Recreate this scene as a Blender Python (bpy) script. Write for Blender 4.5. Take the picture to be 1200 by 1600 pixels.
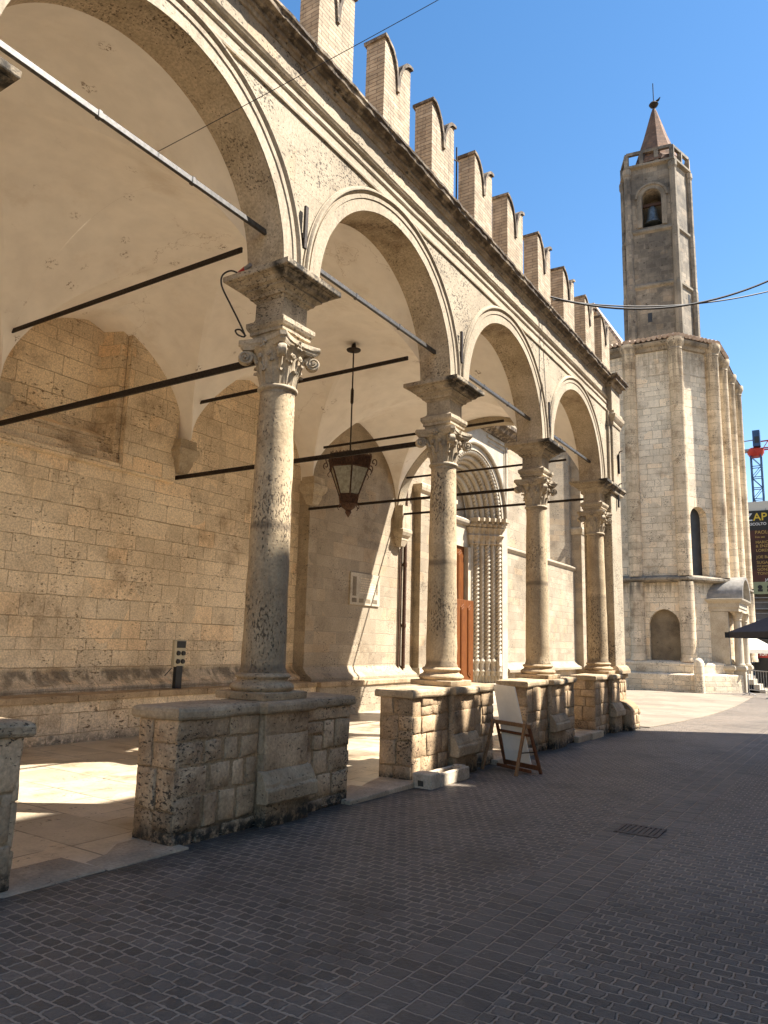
import bpy, bmesh, math, random
from mathutils import Vector, Matrix, noise as mnoise
S = bpy.context.scene
for o in list(bpy.data.objects): bpy.data.objects.remove(o, do_unlink=True)
COL = S.collection
rad, sin, cos, pi, sqrt = math.radians, math.sin, math.cos, math.pi, math.sqrt
rng = random.Random(7)

# ------------------------------------------------------------------ camera
cam = bpy.data.cameras.new('camera'); camo = bpy.data.objects.new('camera', cam); COL.objects.link(camo)
cam.sensor_fit = 'HORIZONTAL'; cam.sensor_width = 36.0; cam.lens = 1152.5/1200*36.0
cam.clip_start = 0.05; cam.clip_end = 2000
YAW, PITCH, ROLL = 0.57122, 0.17498, 0.02517
fw = Vector((-sin(YAW)*cos(PITCH), cos(YAW)*cos(PITCH), sin(PITCH)))
rt = Vector((cos(YAW), sin(YAW), 0)); up = rt.cross(fw)
r2 = cos(ROLL)*rt + sin(ROLL)*up; u2 = -sin(ROLL)*rt + cos(ROLL)*up
camo.matrix_world = Matrix((( r2.x,u2.x,-fw.x,4.535),(r2.y,u2.y,-fw.y,0),(r2.z,u2.z,-fw.z,1.6),(0,0,0,1)))
S.camera = camo
# ------------------------------------------------------------------ sky and sun
SUN = Vector((.62, .45, 1.0)).normalized()
w = bpy.data.worlds.new('World'); S.world = w; w.use_nodes = True
nt = w.node_tree; nt.nodes.clear()
sky = nt.nodes.new('ShaderNodeTexSky'); sky.sky_type = 'NISHITA'; sky.sun_disc = False
sky.sun_elevation = math.asin(SUN.z); sky.sun_rotation = math.atan2(SUN.x, SUN.y)
sky.altitude = 150; sky.air_density = 1.0; sky.dust_density = 0.1; sky.ozone_density = 2.0
bg = nt.nodes.new('ShaderNodeBackground'); bg.inputs['Strength'].default_value = 0.07
wo = nt.nodes.new('ShaderNodeOutputWorld')
hs = nt.nodes.new('ShaderNodeHueSaturation'); hs.inputs['Saturation'].default_value = 1.28
nt.links.new(sky.outputs[0], hs.inputs['Color']); mu = nt.nodes.new('ShaderNodeVectorMath'); mu.operation = 'MULTIPLY'; mu.inputs[1].default_value = (1.14, .90, .79)   # camera white balance set for the warm stone
nt.links.new(hs.outputs[0], mu.inputs[0]); nt.links.new(mu.outputs[0], bg.inputs[0]); nt.links.new(bg.outputs[0], wo.inputs[0])
sun = bpy.data.lights.new('sun', 'SUN'); suno = bpy.data.objects.new('sun', sun); COL.objects.link(suno)
sun.energy = 3.8; sun.angle = rad(0.53); sun.color = (1.0, 0.945, 0.86)
suno.rotation_euler = SUN.to_track_quat('Z', 'Y').to_euler(); suno.location = (30, 20, 60)
S.view_settings.view_transform = 'Standard'; S.view_settings.look = 'None'
S.view_settings.exposure = 2.1; S.view_settings.gamma = 1.0
S.cycles.max_bounces = 12; S.cycles.diffuse_bounces = 10; S.cycles.glossy_bounces = 3
S.cycles.transmission_bounces = 4; S.cycles.use_denoising = True
S.cycles.sample_clamp_indirect = 8; S.cycles.caustics_reflective = False; S.cycles.caustics_refractive = False

# ------------------------------------------------------------------ shader helpers
class N:
    def __init__(s, name):
        s.m = bpy.data.materials.new(name); s.m.use_nodes = True
        s.t = s.m.node_tree; s.t.nodes.clear()
        s.out = s.t.nodes.new('ShaderNodeOutputMaterial')
        s.b = s.t.nodes.new('ShaderNodeBsdfPrincipled')
        s.t.links.new(s.b.outputs[0], s.out.inputs[0])
        s._pos = None
    def n(s, typ, **kw):
        x = s.t.nodes.new(typ)
        for k, v in kw.items(): setattr(x, k, v)
        return x
    def put(s, sock, v):
        if isinstance(v, bpy.types.NodeSocket): s.t.links.new(v, sock)
        elif v is not None: sock.default_value = v
    def pos(s):
        if s._pos is None: s._pos = s.n('ShaderNodeNewGeometry').outputs['Position']
        return s._pos
    def uv(s): return s.n('ShaderNodeUVMap').outputs[0]
    def vm(s, op, a, b=None):
        x = s.n('ShaderNodeVectorMath', operation=op); s.put(x.inputs[0], a)
        if b is not None: s.put(x.inputs[1], b)
        return x.outputs[0]
    def ma(s, op, a, b=None, c=None, clamp=False):
        x = s.n('ShaderNodeMath', operation=op, use_clamp=clamp); s.put(x.inputs[0], a)
        if b is not None: s.put(x.inputs[1], b)
        if c is not None: s.put(x.inputs[2], c)
        return x.outputs[0]
    def noise(s, vec, scale, detail=4, rough=.55, dim='3D'):
        x = s.n('ShaderNodeTexNoise', noise_dimensions=dim)
        if dim == '1D': s.put(x.inputs['W'], vec)
        else: s.put(x.inputs['Vector'], vec)
        x.inputs['Scale'].default_value = scale; x.inputs['Detail'].default_value = detail; x.inputs['Roughness'].default_value = rough
        return x
    def voro(s, vec, scale, feature='F1'):
        x = s.n('ShaderNodeTexVoronoi', feature=feature); s.put(x.inputs['Vector'], vec); x.inputs['Scale'].default_value = scale
        return x
    def ss(s, v, lo, hi, a=0., b=1.):
        x = s.n('ShaderNodeMapRange', interpolation_type='SMOOTHSTEP'); s.put(x.inputs['Value'], v)
        x.inputs['From Min'].default_value = lo; x.inputs['From Max'].default_value = hi
        x.inputs['To Min'].default_value = a; x.inputs['To Max'].default_value = b
        return x.outputs[0]
    def mix(s, f, a, b, blend='MIX'):
        x = s.n('ShaderNodeMix', data_type='RGBA', blend_type=blend)
        s.put(x.inputs['Factor'], f); s.put(x.inputs['A'], a if not isinstance(a, tuple) else (*a, 1)[:4]); s.put(x.inputs['B'], b if not isinstance(b, tuple) else (*b, 1)[:4])
        return x.outputs['Result']
    def sc(s, col, f):   # scale colour by float socket
        x = s.n('ShaderNodeVectorMath', operation='SCALE'); s.put(x.inputs[0], col); s.put(x.inputs['Scale'], f)
        return x.outputs[0]
    def bump(s, h, strength, dist, nrm=None):
        x = s.n('ShaderNodeBump'); s.put(x.inputs['Height'], h); x.inputs['Strength'].default_value = strength; x.inputs['Distance'].default_value = dist
        if nrm: s.t.links.new(nrm, x.inputs['Normal'])
        return x.outputs[0]
    def sepz(s, v):
        x = s.n('ShaderNodeSeparateXYZ'); s.put(x.inputs[0], v); return x.outputs
    def attr(s, name):
        return s.n('ShaderNodeAttribute', attribute_name=name).outputs['Fac']
    def done(s, col, rough=.85, nrm=None, metal=0., spec=.3):
        s.put(s.b.inputs['Base Color'], col if not isinstance(col, tuple) else (*col, 1)[:4]); s.put(s.b.inputs['Roughness'], rough); s.b.inputs['Metallic'].default_value = metal
        s.b.inputs['Specular IOR Level'].default_value = spec
        if nrm: s.t.links.new(nrm, s.b.inputs['Normal'])
        return s.m

def stone(name, c1, c2, pit=(.05,.04,.03), brick=None, blockvar=.18, mortar=(.30,.25,.19), pits=(30, .64, .72), pst=(1,1,2.2),
          mott=.7, streak=0., streakcol=(.06,.05,.04), damp=None, bump=.5, blotch=0., blotchcol=(.25,.17,.10), rough=.88, warp=.02, sat=0., mort_w=.012, rowvar=.3, fine=.22, rows=None, drip=None, crust=None, crustcol=(.03,.026,.022)):
    k = N(name); p = k.pos()
    big = k.noise(p, mott, 5, .6).outputs['Fac']
    col = k.mix(k.ss(big, .32, .68), c1, c2)
    h = None
    if brick:
        uv = k.uv(); wn = k.noise(p, 4.0, 3).outputs['Color']
        wv = k.vm('MULTIPLY', k.vm('SUBTRACT', wn, (.5,.5,.5)), (warp,warp,0))
        uv = k.vm('ADD', uv, wv)
        if rowvar:
            xyz = k.sepz(uv); n1 = k.noise(xyz[1], .9, 1, .5, '1D').outputs['Fac']
            off = k.n('ShaderNodeCombineXYZ'); k.put(off.inputs[1], k.ma('MULTIPLY', k.ma('SUBTRACT', n1, .5), rowvar*2))
            uv = k.vm('ADD', uv, off.outputs[0])
        def bt(w, hh, o, sq):
            b = k.n('ShaderNodeTexBrick', offset=o, squash=sq, squash_frequency=3, offset_frequency=2); k.put(b.inputs['Vector'], uv)
            b.inputs['Color1'].default_value = (0,0,0,1); b.inputs['Color2'].default_value = (1,1,1,1); b.inputs['Mortar'].default_value = (.5,.5,.5,1)
            b.inputs['Scale'].default_value = 1; b.inputs['Mortar Size'].default_value = mort_w; b.inputs['Mortar Smooth'].default_value = .35
            b.inputs['Bias'].default_value = 0; b.inputs['Brick Width'].default_value = w; b.inputs['Row Height'].default_value = hh
            return b
        b = bt(brick[0], brick[1], .43, 1.35)
        b2 = bt(brick[0]*.62, brick[1], .37, 1.0); sel = k.ss(k.noise(p, .8, 2).outputs['Fac'], .49, .51)
        rv = k.sepz(k.mix(sel, b.outputs['Color'], b2.outputs['Color']))[0]
        bf = k.sepz(k.mix(sel, b.outputs['Fac'], b2.outputs['Fac']))[0]
        bf = k.ma('MULTIPLY', bf, k.ss(k.noise(p, 3.3, 4, .65).outputs['Fac'], .34, .6, .25, 1.1), clamp=True)
        col = k.sc(col, k.ss(rv, 0, 1, 1-blockvar, 1+blockvar))
        # a few blocks warmer
        col = k.mix(k.ss(rv, .75, 1.0, 0, .35), col, k.mix(1.0, col, (1.0,.80,.58), 'MULTIPLY'))
    tint = k.attr('tint')
    col = k.sc(col, k.ma('ADD', 1.0, tint))
    fn = k.noise(p, 38, 6, .65).outputs['Fac']
    col = k.sc(col, k.ss(fn, .25, .75, 1-fine, 1+fine))
    pv = k.vm('MULTIPLY', p, pst)
    pn = k.noise(pv, pits[0], 3, .6).outputs['Fac']
    pm = k.ss(k.noise(p, 1.5, 4, .6).outputs['Fac'], .32, .68, -.07, .08)
    pf = k.ss(k.ma('ADD', pn, pm), pits[1], pits[2])
    col = k.mix(k.ma('MULTIPLY', pf, .85), col, pit)
    if blotch:
        bl = k.ss(k.noise(p, 1.1, 6, .7).outputs['Fac'], .5, .72, 0, blotch)
        col = k.mix(bl, col, k.mix(1.0, col, blotchcol, 'MULTIPLY'))
        bl2 = k.ss(k.noise(k.vm('ADD', p, (9,4,2)), 3.2, 5, .7).outputs['Fac'], .55, .75, 0, blotch*.8)
        col = k.mix(bl2, col, k.sc(col, .55))
    if streak:
        sv = k.vm('MULTIPLY', p, (5, 5, .35)); sn = k.ss(k.noise(sv, 1.6, 5, .6).outputs['Fac'], .5, .72, 0, streak)
        col = k.mix(sn, col, streakcol)
    if damp:
        pz_ = k.sepz(p); z = k.ma('ADD', pz_[2], k.ma('MULTIPLY', k.ma('SUBTRACT', pz_[1], 5.0), .0127)); zz = k.ma('ADD', z, k.ma('MULTIPLY', k.ma('SUBTRACT', k.noise(p, 2.6, 5, .65).outputs['Fac'], .5), damp[1]*2.2))
        df = k.ss(zz, damp[0], damp[0]+damp[1], damp[2], 0)
        df = k.ma('MULTIPLY', df, k.ss(k.noise(p, 14, 5, .7).outputs['Fac'], .3, .55))
        col = k.mix(df, col, (.028,.027,.022))
    if rows:
        zz_ = k.ma('DIVIDE', k.ma('ADD', k.sepz(p)[2], k.ma('MULTIPLY', k.noise(p, 1.5, 3).outputs['Fac'], .10)), rows); fr_ = k.ma('FRACT', zz_)
        ln = k.ma('MULTIPLY', k.ss(k.ma('ABSOLUTE', k.ma('SUBTRACT', fr_, .5)), .455, .49), k.ss(k.noise(p, 2.3, 3).outputs['Fac'], .35, .55, .3, 1)); wn_ = k.n('ShaderNodeTexWhiteNoise', noise_dimensions='1D'); k.put(wn_.inputs['W'], k.ma('FLOOR', zz_))
        col = k.sc(col, k.ss(wn_.outputs['Value'], 0, 1, .86, 1.12)); col = k.mix(k.ma('MULTIPLY', ln, .75), col, mortar)
    if drip:      # rain drips below a ledge at the given height: (z, length, strength)
        for (dz, dl, ds) in drip:
            z_ = k.sepz(p)[2]; dn = k.noise(k.vm('MULTIPLY', p, (3.2,3.2,.25)), 1.6, 4, .6).outputs['Fac']
            dm = k.ma('MULTIPLY', k.ss(k.ma('ADD', z_, k.ma('MULTIPLY', k.ma('SUBTRACT', dn, .5), dl*2.2)), dz-dl, dz), k.ss(z_, dz+.02, dz+.12, 1, 0))
            col = k.mix(k.ma('MULTIPLY', dm, k.ss(dn, .38, .6, .15*ds, ds)), col, (.085,.07,.052))
    if crust:     # black weather crust on the rain-washed street side
        q3 = k.sepz(p); cf = k.ma('MULTIPLY', k.ss(q3[0], crust[0], crust[1]), k.ss(q3[2], crust[2], crust[2]+.12))
        cf = k.ma('MULTIPLY', cf, k.ss(k.noise(p, 4.5, 6, .7).outputs['Fac'], .36, .56, .08, .96)); col = k.mix(cf, col, crustcol)
    if brick:
        col = k.mix(k.ma('MULTIPLY', bf, .8), col, mortar)
    hh = k.ma('ADD', k.ma('MULTIPLY', fn, .35), k.ma('MULTIPLY', pf, -1.0))
    hh = k.ma('ADD', hh, k.ma('MULTIPLY', k.noise(p, 9, 4).outputs['Fac'], .5))
    if brick: hh = k.ma('SUBTRACT', hh, k.ma('MULTIPLY', bf, 1.1)); hh = k.ma('ADD', hh, k.ma('MULTIPLY', rv, .25))
    return k.done(col, rough, k.bump(hh, bump, .012))

def flat(name, c, rough=.6, metal=0., var=.15, scale=12, bump=.1, c2=None, spec=.4):
    k = N(name); p = k.pos(); f = k.noise(p, scale, 5, .65).outputs['Fac']
    col = k.mix(k.ss(f, .3, .7), tuple(x*(1-var) for x in c), c2 or tuple(min(1, x*(1+var)) for x in c))
    return k.done(col, rough, k.bump(f, bump, .01), metal, spec)

M = {}
TR1, TR2 = (.50,.41,.29), (.36,.285,.19)
M['facade'] = stone('travertine_facade', (.405,.34,.245), (.315,.258,.182), pits=(30,.575,.69), pst=(1,1,1.2), brick=(.95,.37), blockvar=.06, mortar=(.26,.21,.145), mort_w=.0035, rowvar=0, blotch=.25, bump=.55)
M['soffit'] = stone('travertine_soffit', (.56,.45,.31), (.44,.345,.225), pits=(44,.60,.72), pst=(1,1,1), pit=(.09,.065,.04), blotch=.7, bump=.7, mott=2.6, fine=.28)
M['moulding'] = stone('travertine_moulding', (.42,.35,.255), (.33,.27,.19), pits=(34,.66,.76), streak=.25, bump=.4, pst=(1,.6,1))
M['cornice'] = stone('weathered_cornice', (.44,.355,.25), (.26,.20,.135), pits=(14,.60,.70), pst=(1,.7,1), streak=.4, streakcol=(.06,.045,.033), blotch=.5, bump=.8, mott=2.0, crust=(-9,-8.9,7.66), crustcol=(.075,.055,.038))
M['column'] = stone('pitted_column', (.53,.41,.26), (.36,.27,.165), rows=1.375, mortar=(.16,.12,.08), pits=(46,.59,.68), pst=(1.2,1.2,.55), pit=(.09,.068,.048), streak=.3, streakcol=(.16,.13,.095), bump=.9, mott=1.3, blotch=.25)
M['carved'] = stone('carved_capital', (.50,.415,.30), (.36,.29,.20), pits=(26,.66,.76), streak=.3, bump=.4, mott=2.5)
M['pedestal'] = stone('pedestal_stone', (.55,.395,.24), (.37,.255,.15), pits=(30,.61,.70), pst=(1,1,1.8), bump=.8, mott=2.2, blotch=.55, damp=(.05,.14,.97), fine=.25)
M['pedmortar'] = stone('pedestal_mortar', (.38,.27,.155), (.26,.18,.10), pits=(40,.62,.72), bump=.9, damp=(.06,.16,.97), fine=.3)
M['coping'] = stone('coping_stone', (.50,.375,.235), (.31,.225,.135), pits=(30,.62,.72), streak=.25, bump=.7, mott=2.2)
M['ashlar'] = stone('ashlar_wall_shaded', (.83,.695,.505), (.66,.53,.365), brick=(.64,.275), blockvar=.10, mortar=(.34,.245,.145), pits=(20,.635,.73), pst=(1,.7,1.8), pit=(.17,.115,.065), mott=.8, blotch=.55, bump=.9, fine=.28, drip=((1.0,.20,.75),(.72,.12,.5)), damp=(.0,.28,.7), mort_w=.0065, warp=.035)  # church stone with base colour raised for the shaded bays
M['ashlar_sunlit'] = stone('ashlar_church_sunlit', (.39,.32,.23), (.30,.24,.165), brick=(.62,.27), blockvar=.13, mortar=(.31,.25,.18), pits=(20,.635,.72), pst=(1,.8,2.0), mott=.7, blotch=.4, bump=.8, mort_w=.007, warp=.03)  # same church stone, base colour lowered for the sunlit stretch
M['apse'] = stone('apse_stone', (.81,.69,.51), (.65,.54,.385), brick=(.72,.31), blockvar=.12, mortar=(.36,.28,.185), pits=(17,.625,.71), pst=(1,1,2.0), mott=.35, blotch=.5, streak=.12, streakcol=(.2,.16,.11), bump=.8, mort_w=.014, warp=.05, drip=((4.9,.8,.6),(16.9,2.0,.4)))
M['apse_pil'] = stone('apse_pilaster', (.74,.595,.405), (.55,.43,.285), rows=.36, mortar=(.20,.15,.10), pits=(17,.61,.70), pst=(1,1,1.5), mott=.6, blotch=.7, streak=.35, streakcol=(.2,.155,.105), bump=.8, drip=((4.9,1.0,.8),(16.9,2.8,.6)))
M['apse_band'] = stone('apse_band', (.36,.30,.22), (.14,.12,.095), pits=(9,.6,.72), pst=(1,1,.6), mott=1.0, streak=.7, bump=.6)
M['tower'] = stone('tower_stone', (.31,.26,.195), (.115,.10,.08), brick=(.8,.4), blockvar=.22, mortar=(.15,.125,.10), pits=(5,.62,.76), pst=(1,1,1), mott=.45, streak=.45, streakcol=(.08,.07,.06), bump=.6, mort_w=.015, warp=.06)
M['tower_light'] = stone('tower_trim', (.30,.25,.185), (.16,.135,.10), pits=(5,.62,.76), mott=.6, streak=.3, bump=.6)
M['marble'] = stone('portal_marble', (.48,.42,.325), (.38,.32,.235), pits=(30,.70,.80), mott=1.5, bump=.3, blotch=.25)
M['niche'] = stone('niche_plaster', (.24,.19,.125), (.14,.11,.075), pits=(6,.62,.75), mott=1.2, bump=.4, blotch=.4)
M['pave'] = stone('pale_paving', (.50,.42,.31), (.37,.30,.21), brick=(1.05,.62), blockvar=.2, mortar=(.10,.075,.05), pits=(20,.66,.76), pst=(1,1,1), mott=.9, blotch=.85, bump=.25, rough=.34, mort_w=.011, warp=.01, rowvar=.1, fine=.12)
M['pave_out'] = stone('piazza_paving', (.27,.225,.17), (.215,.175,.13), brick=(1.3,.55), blockvar=.12, mortar=(.21,.18,.145), pits=(9,.68,.78), pst=(1,1,1), mott=.5, blotch=.2, bump=.25, rough=.7, mort_w=.012, warp=.02, rowvar=.1)
M['kerb'] = stone('kerb_stone', (.50,.395,.27), (.32,.25,.17), pits=(26,.66,.76), mott=2, bump=.6)
M['trough'] = stone('trough_stone', (.56,.47,.35), (.40,.33,.24), pits=(30,.64,.74), mott=3, bump=.5)
def brickmat():
    k = N('thin_brick'); uv = k.uv(); p = k.pos()
    uv = k.vm('ADD', uv, k.vm('MULTIPLY', k.vm('SUBTRACT', k.noise(p, 9, 2).outputs['Color'], (.5,.5,.5)), (.012,.012,0)))
    b = k.n('ShaderNodeTexBrick', offset=.5, squash=1.0); k.put(b.inputs['Vector'], uv)
    b.inputs['Color1'].default_value = (.35,.27,.18,1); b.inputs['Color2'].default_value = (.45,.365,.255,1); b.inputs['Mortar'].default_value = (.20,.15,.105,1)
    b.inputs['Scale'].default_value = 1; b.inputs['Mortar Size'].default_value = .0055; b.inputs['Mortar Smooth'].default_value = .2; b.inputs['Bias'].default_value = 0
    b.inputs['Brick Width'].default_value = .26; b.inputs['Row Height'].default_value = .058
    f = k.noise(p, 5, 5, .65).outputs['Fac']
    col = k.sc(b.outputs['Color'], k.ss(f, .3, .7, .78, 1.2))
    sv = k.ss(k.noise(k.vm('MULTIPLY', p, (7,7,.5)), 1.5, 4).outputs['Fac'], .58, .75, 0, .55)
    col = k.mix(sv, col, (.10,.075,.055))
    return k.done(col, .9, k.bump(k.ma('SUBTRACT', k.ma('MULTIPLY', k.noise(p, 60, 3).outputs['Fac'], .4), b.outputs['Fac']), .8, .01))
M['brick'] = brickmat()
def plaster():
    k = N('vault_plaster'); p = k.pos()
    a = k.noise(p, .6, 4, .5).outputs['Fac']
    col = k.mix(k.ss(a, .3, .7), (.92,.875,.81), (.87,.815,.745))
    b = k.noise(p, 3.0, 5, .6).outputs['Fac']; col = k.sc(col, k.ss(b, .25, .75, .94, 1.05))
    # scattered damp specks grouped in small clusters
    cl = k.voro(p, 1.7); inside = k.ss(cl.outputs['Distance'], .10, .20, 1, 0)
    keep = k.ss(k.noise(k.vm('ADD', p, (3,7,1)), .45, 2).outputs['Fac'], .40, .48)
    sp = k.ss(k.noise(p, 24, 4, .7).outputs['Fac'], .53, .58)
    f = k.ma('MULTIPLY', k.ma('MULTIPLY', inside, sp), keep)
    col = k.mix(k.ma('MULTIPLY', f, .85), col, (.20,.13,.075))
    dr = k.ss(k.noise(p, 1.1, 6, .72).outputs['Fac'], .52, .74, 0, .28); col = k.mix(dr, col, (.55,.43,.31))
    vc = k.voro(k.vm('ADD', p, k.vm('MULTIPLY', k.noise(p, 2.2, 4, .65).outputs['Color'], (.9,.9,.9))), .42, 'DISTANCE_TO_EDGE')
    ck = k.ma('MULTIPLY', k.ss(vc.outputs['Distance'], .0, .0045, 1, 0), k.ss(k.noise(p, .7, 2).outputs['Fac'], .5, .6)); col = k.mix(k.ma('MULTIPLY', ck, .45), col, (.32,.24,.17))
    return k.done(col, .92, k.bump(b, .12, .02))
M['plaster'] = plaster()
def cobble():
    k = N('basalt_setts'); p = k.pos(); xyz = k.sepz(p)
    wv = k.vm('MULTIPLY', k.vm('SUBTRACT', k.noise(p, 5.5, 3, .6).outputs['Color'], (.5,.5,.5)), (.045,.045,0))
    wv2 = k.vm('MULTIPLY', k.vm('SUBTRACT', k.noise(p, 38, 2, .5).outputs['Color'], (.5,.5,.5)), (.020,.020,0))
    q = k.vm('ADD', k.vm('ADD', p, wv), wv2)
    def bt(vec, w, h, mort):
        b = k.n('ShaderNodeTexBrick', offset=.5, squash=1.0); k.put(b.inputs['Vector'], vec)
        b.inputs['Color1'].default_value = (0,0,0,1); b.inputs['Color2'].default_value = (1,1,1,1); b.inputs['Mortar'].default_value = (.5,.5,.5,1)
        b.inputs['Scale'].default_value = 1; b.inputs['Mortar Size'].default_value = mort; b.inputs['Mortar Smooth'].default_value = .55
        b.inputs['Bias'].default_value = 0; b.inputs['Brick Width'].default_value = w; b.inputs['Row Height'].default_value = h
        return b
    b1 = bt(q, .105, .088, .0100)
    # gutter courses run along the street
    sw = k.n('ShaderNodeCombineXYZ'); qs = k.sepz(k.vm('ADD', p, k.vm('MULTIPLY', wv, (.35,.6,0)))); k.put(sw.inputs[0], qs[1]); k.put(sw.inputs[1], k.ma('SUBTRACT', qs[0], 2.43))
    b2 = bt(sw.outputs[0], .12, .15, .009)
    g = k.ma('MULTIPLY', k.ma('GREATER_THAN', xyz[0], 2.43), k.ma('LESS_THAN', xyz[0], 3.03))
    fac = k.mix(g, b1.outputs['Fac'], b2.outputs['Fac']); fac = k.sepz(fac)[0]
    rv = k.sepz(k.mix(g, b1.outputs['Color'], b2.outputs['Color']))[0]
    base = k.mix(rv, (.096,.078,.061), (.165,.135,.108))
    base = k.mix(k.ss(k.noise(p, 1.3, 4, .6).outputs['Fac'], .5, .7, 0, .6), base, k.mix(1.0, base, (1.08,1.0,.92), 'MULTIPLY'))
    fn = k.noise(p, 55, 5, .7).outputs['Fac']; base = k.sc(base, k.ss(fn, .25, .75, .72, 1.28))
    # mortar smeared unevenly over some setts
    sm = k.ss(k.noise(p, 11, 5, .72).outputs['Fac'], .53, .66, 0, .9)
    mf = k.ma('MAXIMUM', k.ss(k.ma('ADD', fac, k.ma('MULTIPLY', k.ma('SUBTRACT', k.noise(p, 30, 4).outputs['Fac'], .5), .7)), .35, .75), k.ma('MULTIPLY', sm, k.ss(fac, 0, .2, .28, 1)))
    dk = k.ss(k.noise(p, 2.1, 3).outputs['Fac'], .30, .50)
    mcol = k.mix(dk, (.25,.195,.145), k.mix(k.noise(p, 20, 4).outputs['Fac'], (.34,.275,.21), (.45,.37,.285)))
    col = k.mix(k.ma('MULTIPLY', mf, .85), base, mcol)
    lg = k.noise(p, .35, 4, .6).outputs['Fac']; col = k.sc(col, k.ss(lg, .3, .7, .82, 1.16))
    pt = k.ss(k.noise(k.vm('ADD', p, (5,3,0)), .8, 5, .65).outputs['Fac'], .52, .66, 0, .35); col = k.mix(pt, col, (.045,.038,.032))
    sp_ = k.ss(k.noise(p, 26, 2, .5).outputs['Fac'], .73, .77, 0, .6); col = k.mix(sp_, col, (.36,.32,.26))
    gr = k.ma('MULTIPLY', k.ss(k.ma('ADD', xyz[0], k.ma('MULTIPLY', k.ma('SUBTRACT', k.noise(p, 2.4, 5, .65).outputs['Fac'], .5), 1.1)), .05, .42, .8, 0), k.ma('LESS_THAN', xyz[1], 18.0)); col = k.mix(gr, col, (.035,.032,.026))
    h = k.ma('ADD', k.ma('MULTIPLY', k.ma('SUBTRACT', 1.0, fac), 1.0), k.ma('MULTIPLY', rv, .45))
    h = k.ma('ADD', h, k.ma('MULTIPLY', fn, .25)); h = k.ma('ADD', h, k.ma('MULTIPLY', k.noise(p, 16, 3).outputs['Fac'], .5))
    return k.done(col, k.ss(fn, .2, .8, .42, .72), k.bump(h, 1.0, .028), spec=.4)
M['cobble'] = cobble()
M['iron'] = flat('wrought_iron', (.035,.026,.02), .6, .6, .4, 30, .2)
M['rod_grey'] = flat('painted_rod', (.085,.08,.075), .5, .5, .3, 25, .1)
M['grate'] = flat('grate_iron', (.13,.10,.078), .7, .3, .35, 24, .3)
M['rust'] = flat('rusted_iron', (.085,.045,.028), .75, .4, .45, 24, .4)
def glassmat():
    k = N('dusty_glass'); p = k.pos(); f = k.noise(p, 16, 5, .7).outputs['Fac']
    k.b.inputs['Transmission Weight'].default_value = .55; k.b.inputs['IOR'].default_value = 1.3
    return k.done(k.mix(k.ss(f, .35, .7), (.72,.72,.60), (.35,.31,.22)), .4)
M['glass'] = glassmat()
M['window'] = flat('dark_window', (.022,.021,.02), .5, 0, .3, 3, 0, spec=.5)
def wood(name, a, b, sc=1.0):
    k = N(name); p = k.pos(); q = k.vm('MULTIPLY', p, (9*sc, 9*sc, .9*sc)); f = k.noise(q, 4, 6, .6).outputs['Fac']
    return k.done(k.mix(k.ss(f, .3, .7), a, b), .6, k.bump(f, .25, .005), spec=.2)
M['door'] = wood('orange_door_wood', (.175,.055,.007), (.105,.028,.004))
M['easel'] = wood('easel_wood', (.20,.085,.04), (.115,.042,.02), 2)
M['easel_pale'] = wood('easel_pale_wood', (.33,.19,.095), (.21,.11,.05), 2)
M['board'] = flat('off_white_board', (.86,.82,.72), .7, 0, .05, 5, .05)
M['tile'] = flat('clay_tile', (.46,.32,.22), .85, 0, .3, 6, .4, c2=(.55,.43,.33))
M['spire'] = stone('spire_brick', (.20,.115,.07), (.125,.075,.05), brick=(.5,.22), blockvar=.25, mortar=(.12,.08,.06), pits=(4,.7,.8), mott=.6, bump=.5, mort_w=.02)
M['lead'] = flat('lead_sheet', (.27,.25,.22), .55, .2, .2, 5, .2)
M['bronze'] = flat('bell_bronze', (.14,.155,.155), .45, .6, .3, 6, .1)
M['black'] = flat('black_plastic', (.018,.018,.02), .45, 0, .2, 10, .05)
M['beige'] = flat('beige_plastic', (.50,.45,.33), .5, 0, .08, 10, .05)
M['red'] = flat('red_plastic', (.38,.025,.02), .4, 0, .1, 10, .05)
M['white'] = flat('white_paint', (.72,.70,.66), .6, 0, .06, 5, .05)
M['fabric'] = flat('charcoal_fabric', (.075,.075,.088), .85, 0, .1, 20, .1)
M['cream'] = flat('cream_fabric', (.62,.57,.47), .85, 0, .08, 20, .1)
M['grey'] = flat('grey_metal', (.28,.28,.28), .45, .5, .2, 10, .1)
M['craneblue'] = flat('crane_blue_steel', (.035,.075,.16), .5, .2, .2, 2, .05)
M['cranered'] = flat('crane_red_steel', (.42,.035,.02), .5, .2, .2, 2, .05)
M['cable'] = flat('cable_rubber', (.03,.025,.022), .6, 0, .2, 10, .05)
M['banner'] = flat('banner_brown', (.05,.028,.017), .7, 0, .5, .35, .0, c2=(.11,.035,.022))
M['banner_green'] = flat('banner_olive', (.30,.31,.17), .7, 0, .1, 1, .0)
M['banner_head'] = flat('banner_black', (.028,.026,.022), .7, 0, .2, 1, .0)
M['yellow'] = flat('yellow_print', (.68,.46,.05), .7, 0, .03, 3, 0)
M['ochre'] = flat('ochre_print', (.42,.27,.08), .7, 0, .1, 3, 0)
M['scaffold'] = flat('scaffold_grey', (.17,.155,.145), .8, 0, .2, .7, .2)
M['palazzo'] = stone('palazzo_wall', (.70,.60,.46), (.62,.52,.39), brick=(.9,.4), mott=.4, bump=.4)  # pale tone raised so this unseen wall bounces light into the shade

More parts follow.
